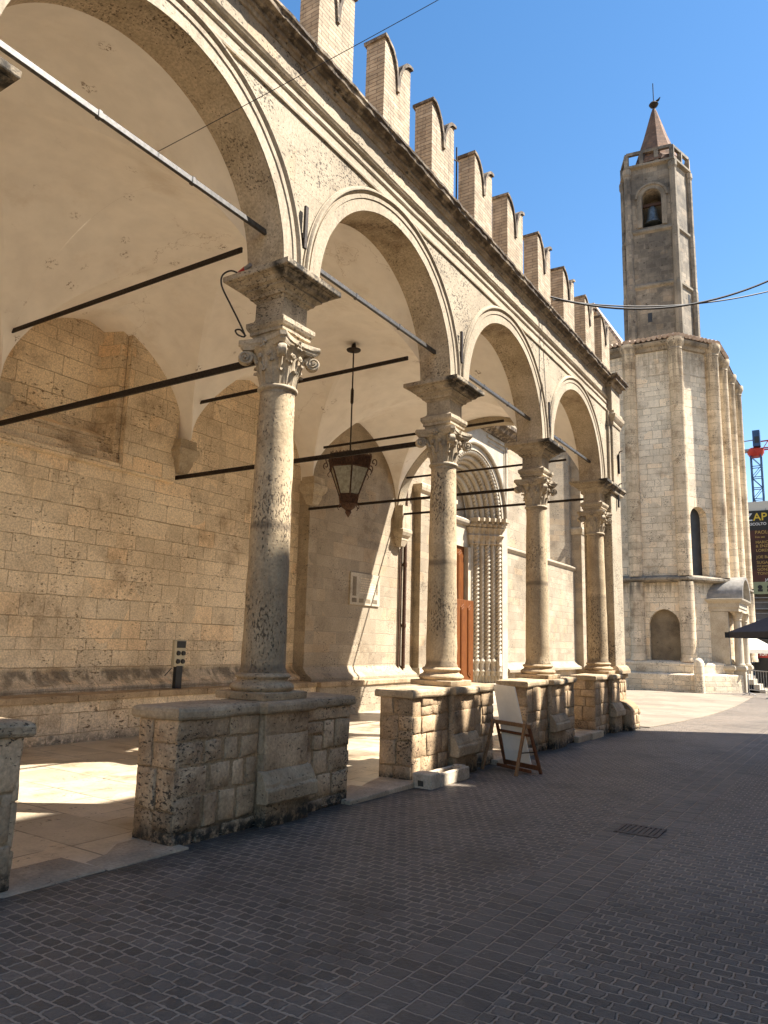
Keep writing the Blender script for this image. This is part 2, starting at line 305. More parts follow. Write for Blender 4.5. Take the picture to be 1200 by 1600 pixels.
# ------------------------------------------------------------------ mesh builder
class MB:
    def __init__(s): s.v, s.f, s.t, s.sm, s.mi = [], [], [], [], []
    def add(s, vs, fs, tint=0., smooth=False, mi=0):
        o = len(s.v); s.v += [tuple(x) for x in vs]
        for f in fs: s.f.append(tuple(i+o for i in f)); s.t.append(tint); s.sm.append(smooth); s.mi.append(mi)
        return s
    def hexa(s, c, tint=0., smooth=False, mi=0):   # 8 corners: bottom loop 0-3, top loop 4-7
        return s.add(c, [(0,3,2,1),(4,5,6,7),(0,1,5,4),(1,2,6,5),(2,3,7,6),(3,0,4,7)], tint, smooth, mi)
    def box(s, x0, x1, y0, y1, z0, z1, tint=0., mi=0):
        return s.hexa([(x0,y0,z0),(x1,y0,z0),(x1,y1,z0),(x0,y1,z0),(x0,y0,z1),(x1,y0,z1),(x1,y1,z1),(x0,y1,z1)], tint, False, mi)
    def bar(s, a, b, w, h, mi=0, upv=(0,0,1), tint=0.):
        a, b = Vector(a), Vector(b); d = (b-a).normalized(); u = Vector(upv); sd = d.cross(u)
        if sd.length < 1e-4: sd = d.cross(Vector((1,0,0)))
        sd.normalize(); u = sd.cross(d).normalized(); sd *= w/2; u *= h/2
        return s.hexa([a-sd-u, a+sd-u, a+sd+u, a-sd+u, b-sd-u, b+sd-u, b+sd+u, b-sd+u], tint, False, mi)
    def tube(s, pts, r, n=10, caps=True, mi=0, tint=0.):
        P = [Vector(p) for p in pts]; k = len(P); R_ = r if isinstance(r, (list, tuple)) else [r]*k
        vs = []; prev = None
        for i in range(k):
            d = (P[min(i+1,k-1)] - P[max(i-1,0)]).normalized()
            if prev is None:
                a = d.cross(Vector((0,0,1)));  a = a if a.length > 1e-3 else d.cross(Vector((1,0,0)))
            else: a = prev - d*prev.dot(d)
            a.normalize(); prev = a; b = d.cross(a)
            for j in range(n):
                t = 2*pi*j/n; vs.append(P[i] + (a*cos(t) + b*sin(t))*R_[i])
        fs = [(i*n+j, i*n+(j+1)%n, (i+1)*n+(j+1)%n, (i+1)*n+j) for i in range(k-1) for j in range(n)]
        s.add(vs, fs, tint, True, mi)
        if caps:
            s.add(vs[:n], [tuple(range(n-1,-1,-1))], tint, False, mi); s.add(vs[-n:], [tuple(range(n))], tint, False, mi)
        return s
    def lathe(s, prof, c, n=32, mod=None, mi=0, a0=0., a1=2*pi, smooth=True):
        full = abs(a1-a0-2*pi) < 1e-6; m = n if full else n+1; vs = []
        for (r, z) in prof:
            for j in range(m):
                t = a0 + (a1-a0)*j/n; rr = r if mod is None else mod(r, z, t)
                vs.append((c[0]+rr*cos(t), c[1]+rr*sin(t), c[2]+z))
        fs = []
        for i in range(len(prof)-1):
            for j in range(n):
                j2 = (j+1) % m; fs.append((i*m+j, i*m+j2, (i+1)*m+j2, (i+1)*m+j))
        s.add(vs, fs, 0., smooth, mi)
        if full:
            s.add(vs[:m], [tuple(range(m-1,-1,-1))], 0, False, mi); s.add(vs[-m:], [tuple(range(m))], 0, False, mi)
        return s
    def square(s, prof, c, mi=0):   # stacked square mouldings: (half width x, half width y, z)
        vs = []
        for (hx, hy, z) in prof:
            vs += [(c[0]-hx,c[1]-hy,z),(c[0]+hx,c[1]-hy,z),(c[0]+hx,c[1]+hy,z),(c[0]-hx,c[1]+hy,z)]
        fs = [(3,2,1,0)]
        for i in range(len(prof)-1):
            for j in range(4): fs.append((i*4+j, i*4+(j+1)%4, (i+1)*4+(j+1)%4, (i+1)*4+j))
        k = (len(prof)-1)*4; fs.append((k,k+1,k+2,k+3))
        return s.add(vs, fs, 0, False, mi)
    def extrude(s, poly, axis, a, b, mi=0, tint=0., smooth=False):   # poly 2D (ccw seen from +axis) extruded along axis 'x','y','z'
        def P(q, h):
            if axis == 'x': return (h, q[0], q[1])
            if axis == 'y': return (q[0], h, q[1])
            return (q[0], q[1], h)
        n = len(poly); vs = [P(q, a) for q in poly] + [P(q, b) for q in poly]
        fs = [(i, (i+1)%n, n+(i+1)%n, n+i) for i in range(n)]
        s.add(vs, fs, tint, smooth, mi); s.add(vs[:n], [tuple(range(n-1,-1,-1))], tint, False, mi); s.add(vs[n:], [tuple(range(n))], tint, False, mi)
        return s
    def build(s, name, mat, parent=None, origin=None, bevel=0., sharp=35, wob=0., wsc=3., recalc=True, sub=0, bseg=1):
        me = bpy.data.meshes.new(name)
        ori = Vector(origin) if origin is not None else Vector((0,0,0))
        bm = bmesh.new(); vl = [bm.verts.new(v) for v in s.v]
        tl = bm.faces.layers.float.new('tint')
        for f, t, sm, mi in zip(s.f, s.t, s.sm, s.mi):
            try:
                q = bm.faces.new([vl[i] for i in f]); q[tl] = t; q.smooth = sm; q.material_index = mi
            except ValueError: pass
        bmesh.ops.remove_doubles(bm, verts=bm.verts, dist=1e-5)
        if recalc: bmesh.ops.recalc_face_normals(bm, faces=bm.faces)
        if bevel:
            eds = [e for e in bm.edges if len(e.link_faces) == 2 and e.calc_face_angle(0) > rad(50)]
            bmesh.ops.bevel(bm, geom=eds, offset=bevel, segments=bseg, profile=.6, affect='EDGES', clamp_overlap=True)
        if sub:
            bmesh.ops.subdivide_edges(bm, edges=[e for e in bm.edges if e.calc_length() > sub], cuts=3, use_grid_fill=True)
        if wob:
            for v in bm.verts:
                d = mnoise.noise_vector(v.co*wsc); v.co += d*wob
        bm.normal_update(); uvl = bm.loops.layers.uv.new('UVMap')
        for f in bm.faces:
            n = f.normal
            if abs(n.z) > .75: t, b = Vector((1,0,0)), Vector((0,1,0))
            else:
                t = Vector((-n.y, n.x, 0)).normalized()
                if abs(n.x) > .95: t = Vector((0,1,0))
                elif abs(n.y) > .95: t = Vector((1,0,0))
                b = Vector((0,0,1))
            for l in f.loops: l[uvl].uv = (l.vert.co.dot(t), l.vert.co.dot(b))
        for v in bm.verts: v.co -= ori
        bm.to_mesh(me); bm.free()
        for m in (mat if isinstance(mat, (list, tuple)) else [mat]): me.materials.append(M[m] if isinstance(m, str) else m)
        if any(s.sm): me.set_sharp_from_angle(angle=rad(sharp))
        o = bpy.data.objects.new(name, me); COL.objects.link(o)
        if parent is not None:
            o.parent = parent
            if parent.parent is None and parent.type == 'EMPTY': o.location = -parent.location
            elif parent.parent is None: o.location = -parent.location
        else: o.location = ori
        return o
def tag(o, label=None, cat=None, group=None, kind=None):
    if label: o['label'] = label
    if cat: o['category'] = cat
    if group: o['group'] = group
    if kind: o['kind'] = kind
    return o
def thing(name, loc, label, cat, group=None):
    o = bpy.data.objects.new(name, None); o.empty_display_size = .3; COL.objects.link(o); o.location = loc
    return tag(o, label, cat, group)

def arc(c, r, a0, a1, n): return [(c[0]+r*cos(a0+(a1-a0)*i/n), c[1]+r*sin(a0+(a1-a0)*i/n)) for i in range(n+1)]
def wallhole(mb, P0, P1, z0, z1, uc, hw, zb, zs, depth, pointed=0., back=None, n=14, mi_rev=0, bsplay=1.0):
    """vertical wall face P0->P1 (outside on the right hand when going P0->P1) with an arched recess."""
    P0, P1 = Vector((*P0,0)), Vector((*P1,0)); t = (P1-P0); L = t.length; t.normalize(); nrm = Vector((t.y,-t.x,0))
    def pt(u, z, d=0.): q = P0 + t*u - nrm*d; return (q.x, q.y, z)
    if pointed:
        R_ = hw*(1+pointed); a = math.acos((R_-hw)/R_)
        lf = [(uc-hw+R_-R_*cos(a*i/n), zs+R_*sin(a*i/n)) for i in range(n+1)]
        rg = [(2*uc-x, z) for x, z in lf[::-1][1:]]; top = lf+rg
    else: top = [(uc-hw*cos(pi*i/(2*n)), zs+hw*sin(pi*i/(2*n))) for i in range(2*n+1)]
    q = lambda a, b, c, d: mb.add([pt(*a), pt(*b), pt(*c), pt(*d)], [(0,1,2,3)])
    q((0,z0),(uc-hw,z0),(uc-hw,z1),(0,z1)); q((uc+hw,z0),(L,z0),(L,z1),(uc+hw,z1))
    if zb > z0+1e-4: q((uc-hw,z0),(uc+hw,z0),(uc+hw,zb),(uc-hw,zb))
    for (a, b) in zip(top[:-1], top[1:]): q((a[0],a[1]),(b[0],b[1]),(b[0],z1),(a[0],z1))
    loop = [(uc-hw,zb)] + top + [(uc+hw,zb)]; k = len(loop)
    inn = [(uc+(x-uc)*bsplay, z if z <= zb+1e-4 else z) for x, z in loop]
    vs = [pt(x,z) for x,z in loop] + [pt(x,z,depth) for x,z in inn]
    mb.add(vs, [(i,(i+1)%k,k+(i+1)%k,k+i) for i in range(k)], 0, False, mi_rev)
    if back is not None:
        back.add([pt(x,z,depth-.002) for x,z in inn], [tuple(range(k))])

# ------------------------------------------------------------------ constants
B = 3.62
CY = lambda i: 5.48 + B*(i-1)        # column centres
XC = -.32
FX, BX = -.08, -.56                   # arcade wall faces
ZS = 5.276                            # impost top
ZA, RI, RE = 5.316, 1.52, 1.80
ZT = 7.70
YN, YF = -2.3, 17.45                  # near and far ends of the arcade
street_z = lambda y: max(-.30, -.0127*(y-5.0))

# ------------------------------------------------------------------ ground
g = MB()
ys = [-60,-20,-6]+[i*.5 for i in range(-11, 61)]+[40, 60, 120, 400]
xs = [-400,-60,-6,.0,.5,4,8,60,400]
vs = [(x, y, street_z(y)) for y in ys for x in xs]; nx = len(xs)
g.add(vs, [(j*nx+i, j*nx+i+1, (j+1)*nx+i+1, (j+1)*nx+i) for j in range(len(ys)-1) for i in range(nx-1)])
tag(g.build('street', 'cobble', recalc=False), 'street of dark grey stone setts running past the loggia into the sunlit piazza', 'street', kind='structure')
# pale slab pavement of the piazza, butting on the loggia and church
g = MB()
edge = [(.35,17.9),(.55,20),(.72,23),(.75,26),(.7,29),(.62,32),(.5,36)]
pts = []
for i, (x, y) in enumerate(edge): pts.append((-5.6, y, street_z(y)+.02)); pts.append((x, y, street_z(y)+.02))
g.add(pts, [(2*i,2*i+1,2*i+3,2*i+2) for i in range(len(edge)-1)])
g.add([(x,y,z) for (x,y,z) in pts[1::2]]+[(x,y,z-.08) for (x,y,z) in pts[1::2]], [(i,i+1,len(edge)+i+1,len(edge)+i) for i in range(len(edge)-1)])
g.add([(-5.6,17.9,pts[0][2]),(.35,17.9,pts[1][2]),(.35,17.9,pts[1][2]-.1),(-5.6,17.9,pts[0][2]-.1)],[(0,1,2,3)])
g.build('pavement', 'pave_out')['kind'] = 'structure'
bpy.data.objects['pavement']['label'] = 'sunlit pale stone slabs between the church flank and the grey setts'
bpy.data.objects['pavement']['category'] = 'pavement'
# loggia floor with worn kerb edge, rising slightly to the wall
g = MB(); fz = lambda x: .04 - .008*x
g.add([(-.02,YN,fz(0)),(-.02,17.88,fz(0)-.06),(-6.6,17.88,fz(-6.6)-.06),(-6.6,YN,fz(-6.6))], [(0,1,2,3)])
tag(g.build('loggia_floor', 'pave'), 'polished pale travertine slab floor under the loggia', 'floor', kind='structure')
g = MB()
for i in range(0, 5):
    ya, yb = (4.17+B*(i-2)+2.376-.12, 4.17+B*(i-1)+.12); n_ = 2; 
    for q in range(n_):
        y0_, y1_ = ya+(yb-ya)*q/n_, ya+(yb-ya)*(q+1)/n_; ex = rng.uniform(.04, .09); dz = -.06*(y0_+2.3)/20
        g.box(-.42, .03+ex, y0_+.004, y1_-.004, street_z(y0_)-.12, .046+dz+rng.uniform(-.004,.004), rng.uniform(-.12,.1))
tag(g.build('kerb', 'kerb', bevel=.014, wob=.014, wsc=2.0, bseg=2), 'low worn stone kerb along the foot of the loggia', 'kerb', kind='structure')

# ------------------------------------------------------------------ loggia
log = thing('loggia', (-.3, 7.3, 0), 'travertine loggia of round arches on columns with brick swallowtail merlons along its cornice', 'arcade')
# arcade wall with five arches
def arcade_wall():
    m = MB(); s = MB(); n = 40
    edges = []
    for i in range(0, 5):                         # arch between column i-1 and i (i=0 nearest, out of frame)
        yc = CY(i) - B/2 if i > 0 else CY(0) - B/2
        edges.append((yc, [(yc - RI*cos(pi*k/n), ZA + RI*sin(pi*k/n)) for k in range(n+1)]))
    prev = YN
    for yc, pts in edges:
        a = yc - RI; b = yc + RI
        for X_ in (FX, BX):
            m.add([(X_,prev,ZS),(X_,a,ZS),(X_,a,ZT),(X_,prev,ZT)], [(0,1,2,3)])
            m.add([(X_,a,ZS),(X_,a,ZA),(X_,a,ZT)], [(0,1,2)])
            for (p, q) in zip(pts[:-1], pts[1:]): m.add([(X_,p[0],p[1]),(X_,q[0],q[1]),(X_,q[0],ZT),(X_,p[0],ZT)], [(0,1,2,3)])
        loop = [(a,ZS)]+pts+[(b,ZS)]
        for (p, q) in zip(loop[:-1], loop[1:]): s.add([(FX-.002,p[0],p[1]),(BX,p[0],p[1]),(BX,q[0],q[1]),(FX-.002,q[0],q[1])], [(0,1,2,3)], 0, True)
        m.add([(FX,prev,ZS),(BX,prev,ZS),(BX,a,ZS),(FX,a,ZS)], [(0,1,2,3)]); prev = b
    for X_ in (FX, BX): m.add([(X_,prev,ZS),(X_,YF,ZS),(X_,YF,ZT),(X_,prev,ZT)], [(0,1,2,3)])
    m.add([(FX,prev,ZS),(BX,prev,ZS),(BX,YF,ZS),(FX,YF,ZS)], [(0,1,2,3)])
    m.add([(FX,YF,ZS),(BX,YF,ZS),(BX,YF,ZT),(FX,YF,ZT)], [(0,1,2,3)])
    m.add([(FX,YN,ZT),(BX,YN,ZT),(BX,YF,ZT),(FX,YF,ZT)], [(0,1,2,3)])
    o = m.build('wall', 'facade', log); q = s.build('arch_soffit', 'soffit', o); return o
WALL = arcade_wall()
def archivolt(yc):
    # stepped, rounded mouldings swept round the arch: (radius, proud of wall)
    prof = [(RI,0.0),(RI,.010),(RI+.135,.010),(RI+.14,.022),(RI+.185,.024),(RI+.19,.006),(RI+.205,.006),(RI+.212,.030),(RI+.228,.046),(RI+.248,.046),(RI+.262,.030),(RI+.266,.018),(RE-.002,.016),(RE-.002,0)]
    n = 48; m = MB(); vs = []; k = len(prof)
    ang = [pi*i/n for i in range(n+1)]
    rows = [[(FX+d, yc-r, ZS) for r, d in prof]] + [[(FX+d, yc-r*cos(a), ZA+r*sin(a)) for r, d in prof] for a in ang] + [[(FX+d, yc+r, ZS) for r, d in prof]]
    for rw in rows: vs += rw
    m.add(vs, [(i*k+j, i*k+j+1, (i+1)*k+j+1, (i+1)*k+j) for i in range(len(rows)-1) for j in range(k-1)], 0, True)
    return m.build('archivolt', 'moulding', log, sharp=40, wob=.004, wsc=5)
for i in range(0, 5): archivolt(CY(i)-B/2)
def run(name, prof, mat, y0, y1, step=.12, wob=.004, wsc=6, parent=log, ends=True, close_back=True):
    """profile (x,z) swept along the street, finely cut so the edges can be worn."""
    n = max(2, int((y1-y0)/step)); m = MB(); k = len(prof); vs = []
    for i in range(n+1):
        y = y0+(y1-y0)*i/n; vs += [(x, y, z) for x, z in prof]
    m.add(vs, [(i*k+j, i*k+j+1, (i+1)*k+j+1, (i+1)*k+j) for i in range(n) for j in range(k-1)], 0, False)
    if ends: m.add([(x,y0,z) for x,z in prof], [tuple(range(k))]); m.add([(x,y1,z) for x,z in prof], [tuple(range(k))])
    return m.build(name, mat, parent, wob=wob, wsc=wsc)
run('string_course', [(FX-.02,7.05),(FX+.022,7.053),(FX+.026,7.075),(FX+.022,7.098),(FX+.008,7.102),(FX+.008,7.20),(FX+.02,7.203),(FX+.032,7.225),(FX+.02,7.245),(FX+.012,7.248),(FX+.012,7.315),(FX+.03,7.32),(FX+.043,7.338),(FX+.03,7.356),(FX+.034,7.36),(FX+.046,7.38),(FX-.02,7.40)], 'moulding', YN, YF-.75)
corn = run('cornice', [(FX-.02,7.66),(FX+.02,7.664),(FX+.032,7.70),(FX+.058,7.712),(FX+.060,7.748),(FX+.10,7.762),(FX+.112,7.792),(FX+.158,7.80),(FX+.168,7.84),(FX+.185,7.856),(FX+.188,7.888),(-.12,7.912),(BX,7.925),(BX,7.66)], 'cornice', YN, YF+.12, .05, .015, 8)

# merlons
def merlon(yc, wdt, zt=9.40, th=.29, xf=-.15, zn=8.80, z0=7.90):
    m = MB(); c = MB(); h = wdt/2; n = 12
    def top(side):
        pts = []
        for i in range(n+1):
            s = i/n; pts.append((yc + side*h*(1-s*.93), zt - (zt-zn)*(1-sqrt(max(0,1-s*s)))))
        return pts
    L_, R_ = top(-1), top(1)
    line = L_ + R_[::-1]                             # left peak, down to the notch, up to right peak
    for X_ in (xf, xf-th):
        for (a, b) in zip(line[:-1], line[1:]): m.add([(X_,a[0],z0),(X_,b[0],z0),(X_,b[0],b[1]),(X_,a[0],a[1])], [(0,1,2,3)])
    for (a, b) in zip(line[:-1], line[1:]): m.add([(xf,a[0],a[1]),(xf,b[0],b[1]),(xf-th,b[0],b[1]),(xf-th,a[0],a[1])], [(0,1,2,3)])
    for a in (line[0], line[-1]): m.add([(xf,a[0],z0),(xf-th,a[0],z0),(xf-th,a[0],a[1]),(xf,a[0],a[1])], [(0,1,2,3)])
    o = m.build('merlon', 'brick', log, recalc=True, wob=.009, wsc=2.3)
    # stone coping following the swallowtail, overhanging a little
    ov, t = .03, .045
    def off(pts, side):
        out = [(pts[0][0]+side*ov, pts[0][1]+.002)] + [(p[0], p[1]+.002) for p in pts]
        return out
    for side, pts in ((-1, L_), (1, R_)):
        lo = off(pts, side); up_ = []
        for i, p in enumerate(lo):
            a = lo[max(i-1,0)]; b = lo[min(i+1,len(lo)-1)]; d = Vector((b[0]-a[0], b[1]-a[1])).normalized(); nn = Vector((-d.y, d.x)) * (1 if side < 0 else -1)
            if nn.y < 0: nn = -nn
            up_.append((p[0]+nn.x*t, p[1]+nn.y*t))
        k = len(lo); A = [(xf+ov,y,z) for y,z in lo]+[(xf+ov,y,z) for y,z in up_]+[(xf-th-ov,y,z) for y,z in lo]+[(xf-th-ov,y,z) for y,z in up_]
        fs = []
        for i in range(k-1): fs += [(i,i+1,k+i+1,k+i),(2*k+i+1,2*k+i,3*k+i,3*k+i+1),(k+i,k+i+1,3*k+i+1,3*k+i),(i+1,i,2*k+i,2*k+i+1)]
        fs += [(0,k,3*k,2*k),(k-1,2*k-1,4*k-1,3*k-1)]; c.add(A, fs)
    c.build('coping', 'cornice', o, wob=.010, wsc=7)
for y0, y1 in [(-1.4,-.7),(.0,.68),(1.42,2.1),(2.83,3.5),(4.2,4.9),(5.66,6.34),(7.03,7.69),(8.32,9.0),(9.72,10.4),(11.05,11.76),(12.52,13.2),(13.97,14.65),(15.42,16.1)]:
    merlon((y0+y1)/2, y1-y0, zt=9.40+rng.uniform(-.035,.025), zn=8.80+rng.uniform(-.05,.06))
merlon(17.0, .66)
# roof slab under which the vaults hang (unseen tiled sheet, added to block light from above)
m = MB(); m.hexa([(-.45,YN,7.78),(-.45,YF,7.78),(-5.95,YF,8.55),(-5.95,YN,8.55),(-.45,YN,7.90),(-.45,YF,7.90),(-5.95,YF,8.70),(-5.95,YN,8.70)])
m.build('roof', 'tile', log)

# vaults
def vault(y0, y1):
    m = MB(); n = 44; ym, hw = (y0+y1)/2, (y1-y0)/2-.0005; xm, hx = -3.06, 2.50; z0 = 5.16
    def prm(i): a = -1+2*i/n; return sin(a*pi/2)*.85+a*.15
    def P(s, t):
        el = lambda q: sqrt(max(0, 1-q*q))
        Rr = 1.45; cc = Rr-1; po = (sqrt(max(0,Rr*Rr-(abs(s)+cc)**2)))/sqrt(Rr*Rr-cc*cc)
        tt = max(t, -1); wgt = max(0, -tt)**2
        fs = el(s)*(1-wgt)+po*wgt
        rise = (1.70+.38*(1-tt*tt)) if tt > 0 else (1.80+.28*(1-tt*tt))
        ft = el(tt)
        return (xm+hx*t, ym+hw*s, z0+rise*max(fs, ft))
    ts = [-1.36,-1.2,-1.1]+[prm(i) for i in range(n+1)]; ss_ = [prm(i) for i in range(n+1)]
    vs = [P(s, t) for t in ts for s in ss_]; k = n+1; fs = []
    for i in range(len(ts)-1):
        for j in range(n):
            a, b, c, d = i*k+j, i*k+j+1, (i+1)*k+j+1, (i+1)*k+j
            st = (ss_[j]+ss_[j+1])*(ts[i]+ts[i+1])
            fs += [(a,b,c),(a,c,d)] if st > 0 else [(a,b,d),(b,c,d)]
    m.add(vs, fs, 0, True)
    # flat springing strips between bays
    o = m.build('vault', 'plaster', log, sharp=9)
    return o
for i in range(0, 5): vault(CY(i-1), CY(i))
# columns
def column(i):
    yc = CY(i); c = (XC, yc, 0)
    m = MB(); prof = [(.222,1.285),(.225,1.31),(.212,1.335)] + [(.212-.034*((z-1.335)/2.73)**1.25, z) for z in [1.335+2.73*k/26 for k in range(1, 27)]]
    m.lathe(prof, c, 36)
    sh = m.build('column', 'column', log, wob=.007, wsc=4.5)
    b = MB(); b.square([(.30,.30,1.052),(.305,.305,1.06),(.305,.305,1.115),(.295,.295,1.122)], (XC,yc))
    pr = [(.285,1.120)] + [(.278+.03*sin(pi*k/8), 1.122+.075*k/8) for k in range(9)] + [(.262,1.200),(.245,1.215),(.24,1.23)] + [(.243+.022*sin(pi*k/6), 1.235+.05*k/6) for k in range(7)] + [(.226,1.29)]
    b.lathe(pr, c, 36); b.build('base', 'coping', sh, wob=.004, wsc=6)
    # carved capital: leafy bell, corner volutes, concave abacus
    k = MB()
    k.lathe([(.178,4.045),(.178,4.075),(.195,4.082),(.207,4.095),(.207,4.112),(.195,4.125),(.180,4.13)], c, 32)
    def bell(r, z, t):
        u = (z-4.13)/.38; lo = max(0, 1-abs(u-.38)/.42); 
        return r*(1+.10*lo*abs(cos(4*t))**.6+.05*max(0, u-.45)*cos(4*t+pi)+.030*cos(24*t)*(1 if u < .85 else 0))
    k.lathe([(.176+.016*q+.075*q**5, 4.13+.39*q) for q in [j/16 for j in range(17)]], c, 120, bell)
    # two tiers of leaves with curled tips
    for tier, (zt, rr, nn, a0) in enumerate(((4.28,.196,8,0),(4.37,.208,8,pi/8))):
        for j in range(nn):
            t = a0+2*pi*j/nn; d = Vector((cos(t), sin(t), 0)); s_ = Vector((-sin(t), cos(t), 0)); C0 = Vector((XC,yc,0))
            pth = [(.178,4.135,.036),(.190,4.20,.046),(rr,zt-.05,.048),(rr+.02,zt-.008,.04),(rr+.040,zt-.004,.028),(rr+.046,zt-.028,.014)]
            vs = []
            for (r_, z_, hw_) in pth:
                for q in (-1,-.5,0,.5,1):
                    p = C0 + d*(r_ - .010*abs(q) + (.008 if abs(q)==0 else 0)) + s_*hw_*q; vs.append((p.x,p.y,z_))
                for q in (1,-1):
                    p = C0 + d*(r_-.03) + s_*hw_*q*.8; vs.append((p.x,p.y,z_))
            fs = [(a*7+b_, a*7+(b_+1)%7, (a+1)*7+(b_+1)%7, (a+1)*7+b_) for a in range(len(pth)-1) for b_ in range(7)]
            k.add(vs, fs, 0, True)
    for j in range(4):
        t = pi/4+j*pi/2; d = Vector((cos(t), sin(t), 0)); s_ = Vector((-sin(t), cos(t), 0)); C0 = Vector((XC, yc, 0))
        # volute scroll rolled in the vertical diagonal plane, with a stalk rising from the leaves
        VC = C0 + d*.335 + Vector((0,0,4.425))
        for sd in (-1, 1):
            pts = []
            for q in range(36):
                a = q/35; th = pi*.62 + a*pi*4.2; rr = .072*(1-a*.84)
                pts.append(VC + d*rr*cos(th) + s_*sd*(.026+.016*a) + Vector((0,0,rr*sin(th))))
            k.tube(pts, [.0135-.006*q/35 for q in range(36)], 7)
            k.tube([VC+s_*sd*.030, VC+s_*sd*.056], [.016,.012], 8)
        k.tube([C0+d*.185+Vector((0,0,4.25)), C0+d*.205+Vector((0,0,4.36)), C0+d*.245+Vector((0,0,4.455)), C0+d*.30+Vector((0,0,4.50)), C0+d*.345+Vector((0,0,4.495))], [.016,.022,.026,.024,.018], 8)
        k.tube([VC+s_*.030, VC-s_*.030], .064, 20)
        # helices and rosette on each face
        f = j*pi/2; e = Vector((cos(f), sin(f), 0)); g_ = Vector((-sin(f), cos(f), 0))
        for sd in (-1, 1):
            pts = [C0+e*(.222+.012*q/19)+g_*sd*(.075+(.028*(1-q/24))*cos(q*.55)-.02)+Vector((0,0,4.42+(.028*(1-q/24))*sin(q*.55))) for q in range(20)]
            k.tube(pts, .009, 6)
        for q in range(5):
            a = q*2*pi/5+.3; k.tube([C0+e*.235+Vector((0,0,4.535)), C0+e*.262+g_*.045*cos(a)+Vector((0,0,4.535+.05*sin(a)))], [.02,.014], 7)
        k.tube([C0+e*.22+Vector((0,0,4.535)), C0+e*.275+Vector((0,0,4.535))], [.024,.012], 8)
    ab = []
    for j in range(4):
        a0 = pi/4+j*pi/2; p0 = Vector((cos(a0-.075), sin(a0-.075)))*.405; p1 = Vector((cos(a0+.075), sin(a0+.075)))*.405
        q1 = Vector((cos(a0+pi/2-.075), sin(a0+pi/2-.075)))*.405; mid = Vector((cos(a0+pi/4), sin(a0+pi/4)))*.185
        ab.append(p0); 
        for q in range(9):
            s = q/9; ab.append(p1*(1-s)**2+2*mid*s*(1-s)+q1*s*s if q else p1)
    def ring(scale, z): return [(XC+p.x*scale, yc+p.y*scale, z) for p in ab]
    lv = [(.88,4.500),(.90,4.515),(.95,4.53),(.945,4.545),(1.0,4.555),(1.0,4.60),(.96,4.605)]; n_ = len(ab); vs = []
    for s_, z in lv: vs += ring(s_, z)
    k.add(vs, [(a*n_+b_, a*n_+(b_+1)%n_, (a+1)*n_+(b_+1)%n_, (a+1)*n_+b_) for a in range(len(lv)-1) for b_ in range(n_)]); k.add(vs[:n_], [tuple(range(n_))]); k.add(vs[-n_:], [tuple(range(n_))])
    for q, v in enumerate(k.v):
        if v[2] > 4.125: f_ = 1+.04*min(1, (v[2]-4.125)/.25); k.v[q] = (XC+(v[0]-XC)*f_, yc+(v[1]-yc)*f_, v[2])
    k.build('capital', 'carved', sh, sharp=50, wob=.003, wsc=20)
    p = MB()
    pf = [(.20,4.606),(.205,4.66),(.225,4.665),(.225,4.70),(.24,4.715),(.255,4.745),(.255,4.79),(.235,4.80),(.198,4.825),(.190,4.85),(.190,5.02),(.205,5.03),(.21,5.05),(.235,5.055),(.25,5.085),(.285,5.11),(.30,5.115),(.30,5.135),(.34,5.15),(.365,5.185),(.395,5.20),(.395,5.21),(.435,5.215),(.44,5.225),(.44,ZS-.003),(.43,ZS-.002)]
    p.square([(h-.005, h, z) for h, z in pf], (XC, yc))
    p.build('impost', 'impost', sh, wob=.006, wsc=7, sub=.25)
M['impost'] = stone('impost_stone', (.50,.41,.29), (.35,.28,.19), pits=(30,.61,.71), streak=.5, streakcol=(.07,.058,.045), blotch=.35, bump=.6, mott=1.6, crust=(-.15,-.03,5.07))
for i in range(0, 5): column(i)

# masonry pedestals
def block(m, f, u0, u1, v0, v1, depth, tint, r):
    """rough stone block: f(u,v,d) maps face coordinates to space; rounded worn arrises."""
    j = lambda a: a + r.uniform(-.011, .011)
    nu, nv = max(2, int((u1-u0)/.07)), max(2, int((v1-v0)/.07)); b = .010
    us = [u0, u0+b]+[u0+b+(u1-u0-2*b)*q/nu for q in range(1, nu)]+[u1-b, u1]; vs_ = [v0, v0+b]+[v0+b+(v1-v0-2*b)*q/nv for q in range(1, nv)]+[v1-b, v1]
    sk = [r.uniform(-.014,.014) for _ in range(4)]; tl = r.uniform(-.04,.04); tv = r.uniform(-.04,.04)
    V = []
    for jv, v in enumerate(vs_):
        for iu, u in enumerate(us):
            eu = iu in (0, len(us)-1); ev = jv in (0, len(vs_)-1)
            su, sv = (u-u0)/(u1-u0), (v-v0)/(v1-v0)
            uu = u + sk[0]*(sv-.5) + (r.uniform(-.005,.005)); vv = v + sk[1]*(su-.5) + r.uniform(-.005,.005)
            d = depth*(1 + .0) + tl*.2*(su-.5) + tv*.2*(sv-.5) + r.uniform(-.003,.003)
            if eu and ev: d -= .010
            elif eu or ev: d -= .005
            V.append(f(uu, vv, d))
    n = len(us); V2 = list(V)
    fs = [(a*n+c, a*n+c+1, (a+1)*n+c+1, (a+1)*n+c) for a in range(len(vs_)-1) for c in range(n-1)]
    bd = [a for a in range(n)] + [a*n+n-1 for a in range(1, len(vs_))] + [(len(vs_)-1)*n+a for a in range(n-2, -1, -1)] + [a*n for a in range(len(vs_)-2, 0, -1)]
    k0 = len(V2)
    for q in bd:
        a_, c_ = divmod(q, n); V2.append(f(min(max(us[c_],u0+.002),u1-.002), vs_[a_], -.03))
    L_ = len(bd); fs += [(bd[q], k0+q, k0+(q+1)%L_, bd[(q+1)%L_]) for q in range(L_)]
    m.add(V2, fs, tint, True)
